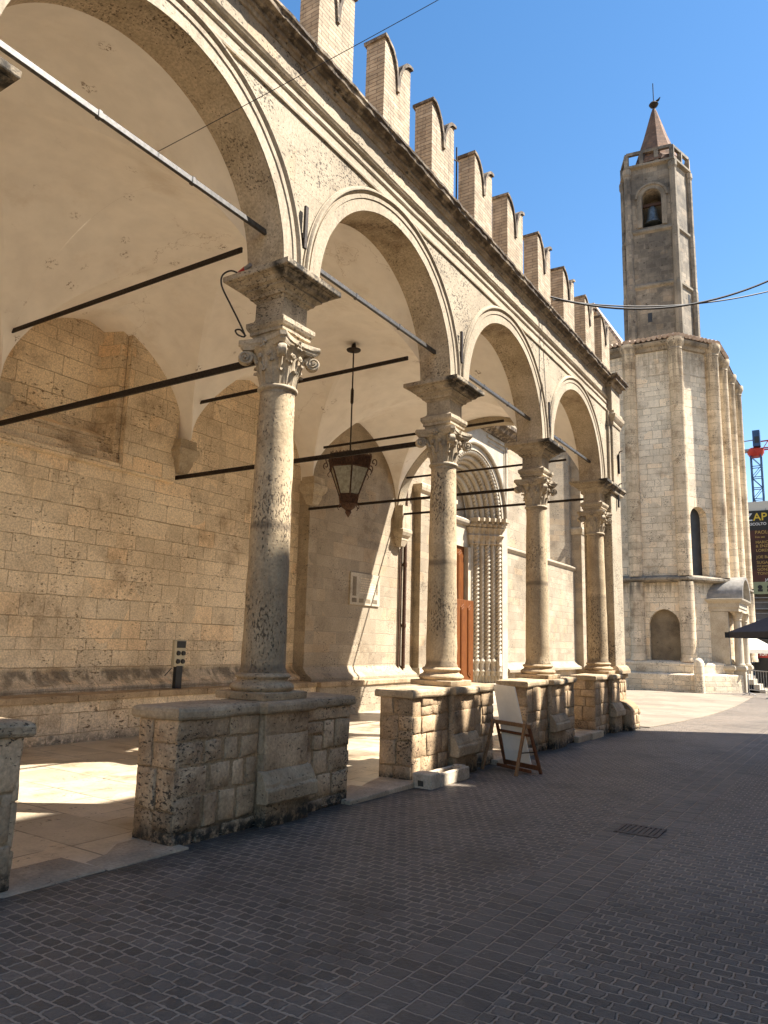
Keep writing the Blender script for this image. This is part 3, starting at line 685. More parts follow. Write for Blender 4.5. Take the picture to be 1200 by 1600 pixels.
def courses(m, f, U0, U1, V0, V1, r, hmin=.13, hmax=.33, wmin=.12, wmax=.46, quoin=None, gap=.009, dep=.010):
    v = V0
    while v < V1-.04:
        h = r.uniform(hmin, hmax); 
        if V1-(v+h) < .10: h = V1-v
        u = U0; first = True
        while u < U1-.03:
            w_ = r.uniform(wmin, wmax)
            if quoin == 'lo' and first: w_ = r.choice((.22,.36))
            if U1-(u+w_) < .09: w_ = U1-u
            tn = r.choice((0, .08, -.12, .16, -.2, .05, -.05)) + r.uniform(-.06,.06)
            g_ = gap + r.uniform(0,.008)
            if not first and h > .22 and w_ < .34 and r.random() < .35:
                hs = h*r.uniform(.35,.65); block(m, f, u+g_, u+w_-g_*.4, v+g_, v+hs-g_*.4, dep+r.uniform(-.01,.012), tn, r); block(m, f, u+g_, u+w_-g_*.4, v+hs+g_*.5, v+h-g_*.3, dep+r.uniform(-.01,.012), tn+r.uniform(-.2,.2), r)
            else: block(m, f, u+g_, u+w_-g_*.4, v+g_, v+h-g_*.3, dep+r.uniform(-.01,.014), tn, r)
            u += w_; first = False
        v += h
def pedestal(i, ya, yb, seed, pil=True, far_end=True):
    r = random.Random(seed); zc = .955; pj = .07
    yp0, yp1 = CY(i)-.34, CY(i)+.27
    gz = lambda y: street_z(y)-.05
    x0, x1 = -.50, -.03
    c = MB(); c.box(x0+.03, x1, ya+.03, yb-.03, -.35, zc)
    if pil: c.box(x1-.01, x1+pj, yp0, yp1, -.35, zc)
    core = c.build('pedestal', 'pedmortar', log, wob=.006, wsc=8)
    m = MB()
    zb = street_z(ya)-.03
    fr = lambda X_: (lambda u, v, d: (X_+d, u, v))
    if pil:
        if i == 1:
            near = [(.79,.955,[(0,.56),(.57,.93)]),(.60,.785,[(0,.28),(.30,.50),(.52,.69),(.715,.93)]),(.37,.595,[(0,.35),(.375,.61),(.63,.78),(.80,.93)]),(.11,.365,[(0,.29),(.31,.46),(.485,.68),(.70,.93)]),(zb,.10,[(0,.22),(.24,.52),(.54,.93)])]
            far = [(.83,.955,[(1.56,2.33)]),(.70,.825,[(1.57,1.87)]),(.55,.69,[(1.57,1.70),(1.71,1.87)]),(.55,.825,[(1.89,2.06),(2.08,2.33)]),(.32,.545,[(1.57,1.72),(1.74,1.97),(2.0,2.33)]),(.10,.315,[(1.57,1.80),(1.82,2.04),(2.06,2.33)]),(zb,.09,[(1.57,1.9),(1.92,2.33)])]
            for za, zb_, cells in near+far:
                for (ua, ub) in cells: block(m, fr(x1), ya+.03+ua, ya+.03+ub-.02, za+.008, zb_-.008, .012+r.uniform(-.008,.012), r.choice((0,.12,-.15,.2,-.1))+r.uniform(-.06,.06), r)
        else: courses(m, fr(x1), ya+.03, yp0, zb, zc, r, quoin='lo'); courses(m, fr(x1), yp1, yb-.03, zb, zc, r)
        # smooth pilaster slab, moulded block and rubble foot
        block(m, fr(x1+pj), yp0+.01, yp1-.01, .76, zc, .01, -.02, r); block(m, fr(x1+pj), yp0+.01, yp1-.01, .46, .755, .012, .06, r)
        block(m, fr(x1+pj), yp0+.0, yp0+.3, zb, .19, .05, -.25, r); block(m, fr(x1+pj), yp0+.3, yp1, zb, .18, .045, -.2, r)
        for sgn, yy in ((-1, yp0), (1, yp1)):
            f = (lambda u, v, d, s=sgn, q=yy: (u, q+s*d, v)); block(m, f, x1, x1+pj+.005, .2, .6, .004, -.1, r); block(m, f, x1, x1+pj+.005, .6, zc, .004, 0, r)
    else: courses(m, fr(x1), ya+.03, yb-.03, zb, zc, r, quoin='lo')
    f = lambda u, v, d: (u, ya+.03-d, v); courses(m, f, x0+.03, x1+.012, zb, zc, r, wmin=.14, wmax=.3)
    if far_end: f = lambda u, v, d: (u, yb-.03+d, v); courses(m, f, x0+.03, x1+.012, zb, zc, r, wmin=.14, wmax=.3)
    f = lambda u, v, d: (x0+.03-d, u, v); courses(m, f, ya+.03, yb-.03, .02, zc, r)
    m.build('masonry', 'pedestal', core, sharp=60, recalc=True)
    if pil:
        s = MB(); A, Bq = yp0-.05, yp1+.04; xa = x1+pj
        poly = [(xa-.02,.19),(xa+.10,.19),(xa+.115,.21),(xa+.115,.315),(xa+.09,.33),(xa+.085,.36),(xa+.03,.455),(xa-.02,.47)]
        n = 10; vs = []
        for q in range(n+1):
            y = A+(Bq-A)*q/n; vs += [(x+r.uniform(-.004,.004), y, z+r.uniform(-.004,.004)) for x, z in poly]
        k = len(poly); s.add(vs, [(a*k+b_, a*k+(b_+1)%k, (a+1)*k+(b_+1)%k, (a+1)*k+b_) for a in range(n) for b_ in range(k)]); s.add(vs[:k], [tuple(range(k))]); s.add(vs[-k:], [tuple(range(k))])
        s.build('pilaster_foot', 'coping', core, bevel=.008, wob=.006, wsc=7)
    # worn coping slabs with rounded nose, breaking forward over the pilaster
    k = MB()
    def cop(y0_, y1_, xa_, xb_):
        e = .0; pr = [(0,.95),(.012,.957),(.02,.975),(.02,1.015),(.01,1.038),(-.015,1.05)]
        rows = []
        for d, z in pr: rows.append([(xa_-d, y0_-d, z),(xb_+d, y0_-d, z),(xb_+d, y1_+d, z),(xa_-d, y1_+d, z)])
        vs = sum(rows, []); fs = [(a*4+b_, a*4+(b_+1)%4, (a+1)*4+(b_+1)%4, (a+1)*4+b_) for a in range(len(pr)-1) for b_ in range(4)]+[(3,2,1,0),tuple(range(len(vs)-4,len(vs)))]
        k.add(vs, fs, r.uniform(-.1,.1), False)
    cop(ya-.005, yp0-.035, x0-.01, .0); cop(yp0-.03, yp1+.03, x0-.012, pj+.02) if pil else cop(yp0-.03, yp1+.03, x0-.01, .0); cop(yp1+.035, yb+.005, x0-.01, .0)
    k.build('coping', 'coping', core, wob=.012, wsc=3.2, sub=.12)
for i, s_ in ((0, 11), (1, 5), (2, 23), (3, 31)):
    pedestal(i, 4.17+B*(i-1), 4.17+B*(i-1)+2.376, s_)
pedestal(4, 15.03, 17.42, 44)
# end pier with pilaster, its capital and swollen foot
m = MB(); m.box(-.66, -.02, 16.62, 17.42, 1.05, 7.05)
pier = m.build('end_pier', 'facade', log, bevel=.012)
m = MB(); m.square([(.36,.44,5.10),(.37,.45,5.12),(.37,.45,5.16),(.40,.48,5.2),(.42,.5,5.23),(.42,.5,5.275)], (-.33,17.02)); m.build('impost', 'impost', pier, wob=.006)
m = MB(); m.box(-.60, .03, 16.74, 17.36, 5.28, 6.74); m.build('pilaster', 'facade', pier, bevel=.01)
m = MB(); m.square([(.32,.32,6.72),(.33,.33,6.75),(.33,.33,6.79),(.36,.36,6.84),(.39,.39,6.90),(.40,.40,6.97),(.36,.36,7.0),(.36,.36,7.06)], (-.27,17.05)); m.build('capital', 'carved', pier, wob=.005)
m = MB(); m.box(-.6, .04, 16.70, 17.40, 7.06, 7.66); m.build('frieze_block', 'facade', pier, bevel=.008)
m = MB(); m.square([(.30,.37,7.655),(.33,.40,7.70),(.34,.41,7.75),(.42,.45,7.765),(.43,.46,7.82),(.47,.50,7.86),(.475,.505,7.895),(.40,.42,7.925)], (-.24,17.04)); m.build('cornice_return', 'cornice', pier, wob=.008, sub=.3)
m = MB(); m.square([(.40,.46,1.052),(.40,.46,1.12),(.38,.44,1.16),(.36,.42,1.20),(.335,.41,1.22)], (-.33,17.02)); m.build('pier_base', 'coping', pier, wob=.005)
m = MB(); rr5 = random.Random(9)
m.extrude([(-.25,-.4),(.235,-.4),(.235,.27),(.20,.34),(.10,.43),(.0,.47),(-.25,.47)], 'y', 16.80, 17.50); pf_ = m.build('pier_foot', 'pedmortar', pier, wob=.008)
m = MB(); courses(m, lambda u, v, d: (.235+d, u, v), 16.80, 17.50, -.25, .28, rr5); courses(m, lambda u, v, d: (u, 16.80-d, v), .03, .24, -.25, .30, rr5, wmin=.15, wmax=.3); m.build('masonry', 'pedestal', pf_, sharp=60)
# end arch closing the far bay across the loggia
def end_arch():
    m = MB(); n = 40; xm, hx, rise, z0 = -3.06, 2.46, 1.93, 5.16; y0, y1 = 16.345, 16.66
    pts = [(xm+hx*cos(pi*k/n), z0+rise*sin(pi*k/n)) for k in range(n+1)]
    for Y_ in (y0, y1):
        for (a, b) in zip(pts[:-1], pts[1:]): m.add([(a[0],Y_,a[1]),(b[0],Y_,b[1]),(b[0],Y_,7.75),(a[0],Y_,7.75)], [(0,1,2,3)])
        m.add([(xm+hx,Y_,z0),(-.5,Y_,z0),(-.5,Y_,7.75),(xm+hx,Y_,7.75)], [(0,1,2,3)]); m.add([(xm-hx,Y_,z0),(-5.65,Y_,z0),(-5.65,Y_,7.75),(xm-hx,Y_,7.75)], [(0,1,2,3)])
    for (a, b) in zip(pts[:-1], pts[1:]): m.add([(a[0],y0,a[1]),(b[0],y0,b[1]),(b[0],y1,b[1]),(a[0],y1,a[1])], [(0,1,2,3)], 0, True)
    m.add([(xm-hx,y0,z0),(-5.65,y0,z0),(-5.65,y1,z0),(xm-hx,y1,z0)], [(0,1,2,3)]); m.add([(xm+hx,y0,z0),(-.5,y0,z0),(-.5,y1,z0),(xm+hx,y1,z0)], [(0,1,2,3)])
    m.add([(-.5,y0,7.75),(-5.65,y0,7.75),(-5.65,y1,7.75),(-.5,y1,7.75)], [(0,1,2,3)])
    o = m.build('end_arch', 'facade', log)
    k = MB(); pr = [(0,.0),(0,.03),(.08,.03),(.085,.06),(.16,.075),(.17,.05),(.26,.05),(.26,0)]; vs = []
    for q in range(n+1):
        a = pi*q/n; vs += [(xm+(hx+r_)*cos(a), y1+d, z0+(rise+r_)*sin(a)) for r_, d in pr]
    kk = len(pr); k.add(vs, [(a*kk+b_, a*kk+b_+1, (a+1)*kk+b_+1, (a+1)*kk+b_) for a in range(n) for b_ in range(kk-1)], 0, True); k.build('archivolt', 'moulding', o)
end_arch()
# near end wall
m = MB(); m.box(-6.6, -.05, YN-.4, YN, -.3, 7.6); m.build('end_wall', 'ashlar', log)
# corbels on the church wall
def corbel(y, xw, z=4.62):
    m = MB(); m.square([(.08,.10,z-.16),(.13,.15,z-.02),(.14,.16,z),(.14,.16,z+.06),(.19,.21,z+.12),(.22,.24,z+.20),(.22,.24,z+.27),(.18,.2,z+.30),(.17,.19,5.17)], (xw+.12, y))
    m.build('corbel', 'carved', log, wob=.006)
corbel(CY(1), -5.9, 4.72); corbel(CY(2), -5.9, 4.72); corbel(CY(3)-.05, -5.62, 4.72); corbel(CY(4)+.14, -5.64, 4.26)
# iron tie rods
for i in range(0, 5):
    y = CY(i); xw = -5.95 if i < 3 else -5.64
    zl = 4.49 if i < 4 else 4.93
    m = MB(); m.bar((-.52,y,zl), (xw,y,zl), .032, .075 if i < 3 else .055); m.build('tie_rod', 'iron', log, bevel=.004)
    zu = 5.86 if i < 4 else 5.9
    m = MB(); m.bar((-.95,y,zu), (xw+.35,y,zu), .028, .062 if i < 3 else .05); m.build('tie_rod', 'iron', log, bevel=.004)
for i in range(0, 5):
    y1_ = CY(i)-.30; y0_ = CY(i-1)+.30
    m = MB(); m.bar((-.30,y0_+.0,5.70), (-.30,y1_+.06,5.70), .04, .055)
    for q in (.33, .66): m.box(-.325,-.275, y0_+(y1_-y0_)*q-.02, y0_+(y1_-y0_)*q+.02, 5.665, 5.735)
    m.build('tie_rod', 'rod_grey', log, bevel=.004)
for i in range(0, 4):
    y = CY(i)-.02; m = MB(); m.bar((FX+.045,y,5.60), (FX+.045,y,6.08), .05, .03, upv=(1,0,0)); m.box(FX-.01, FX+.05, y-.035, y+.035, 5.70, 5.77); m.build('anchor_plate', 'iron', log, bevel=.004)
for z0_, z1_, x_ in ((5.62,6.08,.055),(4.82,5.30,.02)):
    m = MB(); m.bar((x_,17.1,z0_), (x_,17.1,z1_), .05, .035, upv=(1,0,0)); m.tube([(x_,17.1,z1_),(x_+.03,17.1,z1_+.07),(x_+.09,17.1,z1_+.08)], .014, 8); m.build('anchor_plate', 'iron', log)

# ------------------------------------------------------------------ church flank
ch = thing('church', (-6.5, 15, 0), 'pale stone church flank with carved marble portal and tall window behind the loggia', 'church')
W1, W2 = -5.90, -5.60
m = MB()
m.box(-6.4, W1, YN-.4, 12.72, -.3, 4.43)                       # under the recess
m.box(-6.4, W1, 7.83, 12.72, 4.43, 12.0); m.box(-6.4, W1, YN-.4, 4.55, 4.43, 12.0)
nave = m.build('nave_wall', 'ashlar', ch)
m = MB(); m.box(-6.6, -6.32, 4.3, 8.0, 4.3, 12.0); m.build('recess_wall', 'ashlar', nave)
m = MB()                                                        # stepped sloping sill of the recess
st = [(W1+.11,4.36),(W1+.11,4.46),(-5.90,4.50),(-5.90,4.62),(-6.0,4.66),(-6.0,4.78),(-6.11,4.82),(-6.11,4.93),(-6.33,5.05),(-6.33,4.30)]
m.add([(x,4.56,z) for x,z in st]+[(x,7.82,z) for x,z in st], [(i,(i+1)%10,10+(i+1)%10,10+i) for i in range(10)]+[tuple(range(10)),tuple(range(19,9,-1))]); m.build('recess_sill', 'ashlar', nave)
m = MB(); m.box(W1-.02, W1+.11, 7.83, 9.0, 4.36, 8.0); m.build('projecting_wall', 'ashlar', nave, bevel=.01)
m = MB(); m.hexa([(W1-.01,7.72,4.43),(W1-.01,7.83,4.43),(-6.33,7.83,4.43),(-6.33,7.62,4.43),(W1-.01,7.72,12),(W1-.01,7.83,12),(-6.33,7.83,12),(-6.33,7.62,12)]); m.build('recess_jamb', 'ashlar', nave)
m = MB(); m.box(-6.5, W2, 12.72, 17.15, -.3, 12.0)
bay = m.build('bay_wall', 'ashlar_sunlit', ch)
# base moulding and long bench
def base_run(xw, y0, y1, name, mat):
    return run(name, [(xw-.05,1.04),(xw+.0,1.03),(xw+.02,1.0),(xw+.05,.96),(xw+.10,.90),(xw+.20,.84),(xw+.25,.80),(xw+.25,.72),(xw-.05,.72)], mat, y0, y1, .2, .006, 5, ch)
base_run(W1, YN-.4, 12.72, 'base_moulding', 'ashlar'); base_run(W2, 12.70, 17.2, 'base_moulding', 'ashlar_sunlit')
def bench(x0, x1, y0, y1, z, mat):
    m = MB(); m.box(x0, x1, y0, y1, -.3, z-.10); o = m.build('bench', mat, ch)
    q = MB(); y = y0
    while y < y1-.05:
        l = min(rng.uniform(.9,1.8), y1-y)
        if y1-(y+l) < .3: l = y1-y
        q.box(x0, x1+.035, y+.004, y+l-.004, z-.10, z+rng.uniform(-.006,.006), rng.uniform(-.15,.12)); y += l
    q.build('bench_top', 'coping', o, bevel=.015, bseg=2, wob=.01, wsc=3)
bench(-5.95, -5.22, YN-.4, 12.70, .735, 'ashlar'); bench(-5.7, -5.12, 12.70, 17.2, .73, 'ashlar_sunlit')
# flat pilaster between loggia and portal with moulded capital
m = MB(); m.box(-6.2, -5.42, 17.38, 18.15, .95, 5.55); m.box(-6.2,-5.62,17.15,18.4,-.3,12.0); pl = m.build('pilaster', 'ashlar_sunlit', ch)
m = MB(); m.square([(.42,.40,5.5),(.44,.43,5.55),(.44,.43,5.72),(.50,.48,5.78),(.52,.5,5.86),(.52,.5,5.95),(.46,.44,6.0)], (-5.85,17.76)); m.build('capital', 'carved', pl, wob=.006)
m = MB(); m.square([(.52,.52,-.25),(.52,.52,.72),(.48,.46,.80),(.47,.45,.88),(.45,.42,.96)], (-5.82,17.76)); m.build('pier_base', 'marble', pl, wob=.005)
# portal
PY, PX = 20.9, -5.42
por_m = MB()
hw_out, zcap, ztop = 2.45, 5.72, 8.55
# marble frame round the splay
n = 36; RO = 2.08
for sgn in (-1, 1):
    por_m.box(-6.6, PX, PY+sgn*2.08 if sgn > 0 else PY-hw_out, PY+hw_out if sgn > 0 else PY-2.08, -.3, 5.0)
def frame_face():
    pts = [(PY-RO*cos(pi*k/n), zcap+RO*sin(pi*k/n)) for k in range(n+1)]
    for (a, b) in zip(pts[:-1], pts[1:]):
        por_m.add([(PX,a[0],a[1]),(PX,b[0],b[1]),(PX,b[0],ztop),(PX,a[0],ztop)], [(0,1,2,3)]); por_m.add([(PX,a[0],a[1]),(PX,b[0],b[1]),(-6.6,b[0],b[1]),(-6.6,a[0],a[1])], [(0,1,2,3)], 0, True)
    for a, b in ((PY-hw_out, PY-RO), (PY+RO, PY+hw_out)): por_m.add([(PX,a,5.0),(PX,b,5.0),(PX,b,ztop),(PX,a,ztop)], [(0,1,2,3)])
    for y in (PY-hw_out, PY+hw_out): por_m.add([(PX,y,5.0),(-6.6,y,5.0),(-6.6,y,ztop),(PX,y,ztop)], [(0,1,2,3)])
    por_m.add([(PX,PY-hw_out,ztop),(PX,PY+hw_out,ztop),(-6.6,PY+hw_out,ztop),(-6.6,PY-hw_out,ztop)], [(0,1,2,3)])
frame_face()
portal = por_m.build('portal', 'marble', ch)
# panel mouldings on the frame
m = MB()
for y0_, y1_ in ((PY+.75, PY+2.36), (PY-2.36, PY-.75)):
    for (a, b) in (((y0_,8.45),(y1_,8.45)),): m.box(PX, PX+.05, a[0], b[0], 8.38, 8.47)
m.box(PX, PX+.05, PY+2.28, PY+2.37, 5.9, 8.38); m.box(PX, PX+.05, PY-2.37, PY-2.28, 5.9, 8.38)
m.box(PX, PX+.03, PY+2.16, PY+2.21, 5.9, 8.28); m.box(PX, PX+.03, PY+.9, PY+2.16, 8.23, 8.28)
arcp = [(PX+.05, PY-(RO+.16)*cos(pi*k/40), zcap+(RO+.16)*sin(pi*k/40)) for k in range(41)]; m.tube(arcp, .06, 8)
m.build('frame_moulding', 'marble', portal)
m = MB(); m.extrude([(PX-.5,8.55),(PX+.05,8.55),(PX+.10,8.62),(PX+.30,8.68),(PX+.36,8.78),(PX+.46,8.84),(PX+.48,8.95),(PX-.5,9.10)], 'y', 17.6, 24.1); m.build('portal_cornice', 'cornice', portal)
# stepped reveals, twisted and plain colonettes, archivolts
orders = [(1.93,-5.52,'twist'),(1.80,-5.67,'plain'),(1.67,-5.80,'twist'),(1.54,-5.95,'plain'),(1.41,-6.08,'twist'),(1.28,-6.22,'plain')]
rev = MB()
for q in range(12):
    ro, xo = 2.08-.075*q, PX-.078*q
    for sgn in (-1, 1): rev.box(-6.6-.002*q, xo, *(sorted((PY+sgn*ro, PY+sgn*(ro-.075)))), .1, zcap)
    pts = [(PY-(ro-.037)*cos(pi*k/n), zcap+(ro-.037)*sin(pi*k/n)) for k in range(n+1)]
    for (a, b) in zip(pts[:-1], pts[1:]):
        sc = ro/(ro-.037); c0 = lambda p: (PY+(p[0]-PY)*sc, zcap+(p[1]-zcap)*sc); i0 = lambda p: (PY+(p[0]-PY)*((ro-.076)/(ro-.037)), zcap+(p[1]-zcap)*((ro-.076)/(ro-.037)))
        A, A2, B_, B2 = c0(a), i0(a), c0(b), i0(b)
        rev.add([(xo,*A),(xo,*B_),(xo,*B2),(xo,*A2)], [(0,1,2,3)]); rev.add([(xo,*A2),(xo,*B2),(xo-.08,*B2),(xo-.08,*A2)], [(0,1,2,3)])
rev.build('reveal', 'marble', portal)
for (ro, xo, kind) in orders:
    for sgn in (-1, 1):
        y = PY+sgn*ro; m = MB(); R_ = .090 if kind == 'twist' else .066
        if kind == 'twist':
            tw = lambda r, z, t, s=sgn: r*(.84+.20*cos(2*t - s*z*46))
            m.lathe([(R_, 1.15+3.85*q/420) for q in range(421)], (xo, y, 0), 36, tw)
        else: m.lathe([(R_,1.15),(R_,5.0)], (xo, y, 0), 16)
        c = m.build('colonnette', 'marble', portal)
        b = MB(); b.lathe([(.085,.62),(.085,.72),(.11,.76),(.09,.82),(.085,.98),(.10,1.03),(.115,1.08),(.10,1.12),(.085,1.16)], (xo,y,0), 16); b.build('base', 'marble', c)
        k = MB(); leaf = lambda r, z, t: r*(1+.16*abs(cos(4*t)))
        k.lathe([(.09,4.90),(.11,4.94),(.095,4.97),(.10,5.04),(.175,5.20),(.12,5.25),(.13,5.31),(.21,5.45),(.15,5.48)], (xo,y,0), 32, leaf); k.square([(.15,.15,5.48),(.19,.19,5.53),(.19,.19,5.575)], (xo+.03,y)); k.build('capital', 'carved', c)
    m = MB(); steps = 420 if kind == 'twist' else 60
    cen = [Vector((xo, PY-ro*cos(pi*k/steps), zcap+ro*sin(pi*k/steps))) for k in range(steps+1)]; nn = 36; vs = []
    for k in range(steps+1):
        a = pi*k/steps; rd = Vector((0,-cos(a),sin(a))); ax = Vector((1,0,0))
        for j in range(nn):
            t = 2*pi*j/nn; R_ = .082*((.84+.20*cos(2*t-a*ro*46)) if kind == 'twist' else 1); vs.append(cen[k]+(rd*cos(t)+ax*sin(t))*R_)
    m.add(vs, [(a*nn+b_, a*nn+(b_+1)%nn, (a+1)*nn+(b_+1)%nn, (a+1)*nn+b_) for a in range(steps) for b_ in range(nn)], 0, True)
    m.build('archivolt', 'marble', portal)
for sgn in (-1, 1):
    m = MB()
    for (ro, xo, kind) in orders: m.box(xo-.12, xo+.27, PY+sgn*ro-.12, PY+sgn*ro+.12+.0, 5.577, 5.66); m.box(xo-.12, xo+.34, PY+sgn*ro-.16, PY+sgn*ro+.16, 5.66, 5.78)
    m.build('abacus_band', 'carved', portal)
m = MB(); m.box(-6.6, -6.30, PY-1.3, PY+1.3, 4.78, 5.55); m.square([(.05,1.28,5.5),(.10,1.30,5.58),(.12,1.32,5.66),(.06,1.28,5.72)], (-6.28,PY)); m.build('lintel', 'marble', portal)
m = MB(); m.extrude([(PY+1.28*cos(pi*k/24), zcap+1.28*sin(pi*k/24)) for k in range(25)], 'x', -6.6, -6.42); m.build('tympanum', 'ashlar_sunlit', portal)
m = MB(); m.box(-6.55, -6.2, PY+1.02, PY+1.22, .5, 4.78); m.box(-6.55, -6.2, PY-1.22, PY-1.02, .5, 4.78); m.build('door_jamb', 'marble', portal)
def door_leaf(y0, y1, x, z0, z1, name='door_leaf'):
    m = MB(); m.box(x-.07, x, y0, y1, z0, z1)
    yw = y1-y0; npan = max(1, round(yw/.42)); nz = max(1, round((z1-z0)/2.0))
    for a in range(npan):
        for b_ in range(nz):
            ya, yb = y0+yw*a/npan+.05, y0+yw*(a+1)/npan-.05; za, zb = z0+(z1-z0)*b_/nz+.12, z0+(z1-z0)*(b_+1)/nz-.12; ym = (ya+yb)/2; e = (yb-ya)/2
            pl_ = [(ya,za+e*.6),(ym,za),(yb,za+e*.6),(yb,zb-e*.6),(ym,zb),(ya,zb-e*.6)]
            m.extrude(pl_, 'x', x-.001, x+.025)
            m.extrude([(ym+(y-ym)*.8, (za+zb)/2+(z-(za+zb)/2)*.93) for y, z in pl_], 'x', x+.02, x+.035)
    return m.build(name, 'door', portal, bevel=.006)
door_leaf(PY-1.02, PY-.005, -6.36, .5, 4.78); door_leaf(PY+.005, PY+1.02, -6.36, .5, 4.78)
o = door_leaf(PY-1.2, PY+.22, -5.62, .48, 2.95, 'wicket_door')
m = MB()
for q in range(4): m.box(-6.6, -5.05+.12*q*-1, PY-2.0, PY+2.0, -.3, .02+.12*q)
m.build('steps', 'marble', portal, bevel=.01)
# notice fixed by the door
m = MB(); m.box(PX, PX+.015, PY+1.75, PY+1.92, .95, 1.32); m.build('notice', 'white', portal)
# wall right of portal, string course, window, corner pilaster
m = MB(); m.box(-6.6, W2, 23.35, 33.5, -.3, 4.86)
lower = m.build('lower_wall', 'ashlar_sunlit', ch)
m = MB(); bk = MB()
wallhole(m, (W2-.12, 23.35), (W2-.12, 33.5), 4.86, 13.0, 29.55-23.35, 1.2, 5.0, 9.6, .80, back=bk, bsplay=.2)
m.add([(W2-.12,33.5,13.0),(W2-.12,17.2,13.0),(-7.5,17.2,13.0),(-7.5,33.5,13.0)], [(0,1,2,3)])
upw = m.build('upper_wall', 'ashlar_sunlit', ch); bk.build('window', 'window', upw)
m = MB(); m.box(-6.6, W2-.12, 17.2, 23.4, 8.6, 13.0); m.build('upper_wall', 'ashlar_sunlit', ch)
run('string_course', [(W2-.14,4.80),(W2+.02,4.81),(W2+.05,4.85),(W2+.09,4.90),(W2+.09,4.95),(W2-.12,5.04),(W2-.14,5.04)], 'moulding', 23.38, 31.0, .3, .006, 4, ch)
base_run(W2, 23.37, 33.5, 'base_moulding', 'ashlar_sunlit'); bench(-5.75, -5.2, 23.6, 33.5, .42, 'ashlar_sunlit')
m = MB(); m.box(-6.4, -5.28, 31.0, 32.1, -.3, 12.6); pl2 = m.build('pilaster', 'ashlar_sunlit', ch)
m = MB(); m.square([(.5,.58,6.4),(.54,.62,6.5),(.56,.64,6.62),(.52,.6,6.7)], (-5.75,31.55)); m.build('capital', 'carved', pl2)
# gable of the transept seen over the merlons, raking tiled edge
m = MB(); m.extrude([(-16,-.3),(-4.2,-.3),(-4.2,16.0),(-6.6,20.2),(-16,20.2)], 'y', 39.2, 45.0); m.build('transept', 'apse', ch)
m = MB(); d = Vector((2.6,0,-4.55)).normalized()
for q in range(22):
    a = Vector((-6.85,38.95,20.65)) + d*.235*q; m.bar(a, a+d*.27, .16, .10, upv=(0,1,0), tint=rng.uniform(-.2,.2))
m.hexa([(-16,38.9,20.2),(-6.6,38.9,20.2),(-6.6,45,20.2),(-16,45,20.2),(-16,38.9,20.75),(-6.75,38.9,20.75),(-6.75,45,20.75),(-16,45,20.75)])
m.build('gable_edge', 'tile', ch)

# ------------------------------------------------------------------ apse
ap = thing('church_apse', (-3, 40, -.3), 'tall polygonal stone apse with slim rounded pilasters, arched niche and low tiled roof', 'apse')
V = [(-9.5,37.9),(-4.6,37.47),(-2.36,37.6),(-1.02,39.44),(-.92,41.83),(-.9,44.45),(-.79,46.6),(-3,51),(-9.5,51)]
H = 17.0
m = MB(); bkn = MB(); bkw = MB()
wallhole(m, V[0], V[1], -.3, 5.0, 2.4, .4, 1.0, 3.0, .001); m2 = m
m = MB()
q = lambda a, b, z0_, z1_: m.add([(*a,z0_),(*b,z0_),(*b,z1_),(*a,z1_)], [(0,1,2,3)])
q(V[0],V[1],-.3,H)
wallhole(m, V[1], V[2], -.3, 5.0, 1.22, .70, 1.08, 2.75, .28, back=bkn, pointed=.12); q(V[1],V[2],5.0,H)
q(V[2],V[3],-.3,5.0); wallhole(m, V[2], V[3], 5.0, H, 1.02, .52, 5.06, 8.05, .38, back=bkw, bsplay=.85)
for a, b in zip(V[3:-1], V[4:]): q(a, b, -.3, H)
q(V[-1], V[0], -.3, H); m.add([(*v, H) for v in V], [tuple(range(len(V)))])
apw = m.build('wall', 'apse', ap); bkn.build('niche_back', 'niche', apw); bkw.build('window', 'window', apw)
def offs(pts, d):
    out = []
    for i, p in enumerate(pts):
        a = Vector(pts[i])-Vector(pts[max(i-1,0)]); b = Vector(pts[min(i+1,len(pts)-1)])-Vector(pts[i])
        if a.length < 1e-6: a = b
        if b.length < 1e-6: b = a
        na = Vector((a.y,-a.x)).normalized(); nb = Vector((b.y,-b.x)).normalized(); nn = (na+nb).normalized(); sc = d/max(.5, nn.dot(na)); out.append((p[0]+nn.x*sc, p[1]+nn.y*sc))
    return out
def band(pts, prof, name, mat, parent, wob=.01):
    m = MB(); vs = []; rows = [[(x, y, z) for x, y in offs(pts, d)] for d, z in prof]; k = len(pts)
    for r_ in rows: vs += r_
    m.add(vs, [(a*k+b_, a*k+b_+1, (a+1)*k+b_+1, (a+1)*k+b_) for a in range(len(rows)-1) for b_ in range(k-1)]); return m.build(name, mat, parent, wob=wob, wsc=2.5)
AP = V[:7]
band(AP, [(0,4.80),(.30,4.84),(.42,4.92),(.42,5.02),(.30,5.08),(.02,5.16)], 'string_course', 'apse_band', ap)
band(AP, [(0,H-.35),(.10,H-.32),(.18,H-.18),(.32,H-.10),(.40,H),(.40,H+.06),(0,H+.12)], 'eaves_cornice', 'apse_band', ap)
band(AP[:4], [(1.00,-.34),(1.00,.10),(.98,.46),(.95,.50),(.50,.54),(.48,.95),(.44,1.02),(.02,1.10)], 'plinth', 'apse', ap, .015)
for i, v in enumerate(V[1:7]):
    vv = Vector(offs(AP, .06)[i+1]); r_ = (.33,.34,.36,.36,.36,.34)[i]
    m = MB(); m.lathe([(r_,5.1),(r_,H-.5),(r_*1.08,H-.45),(r_*1.02,H-.38),(r_*1.25,H-.18),(r_*1.35,H-.1),(r_*1.35,H+.12)], (vv.x,vv.y,0), 20); m.lathe([(r_*1.2,1.05),(r_*1.15,1.2),(r_*1.05,1.25),(r_*1.05,4.82)], (vv.x,vv.y,0), 20)
    p_ = m.build('pilaster', 'apse_pil', ap, wob=.02, wsc=2)
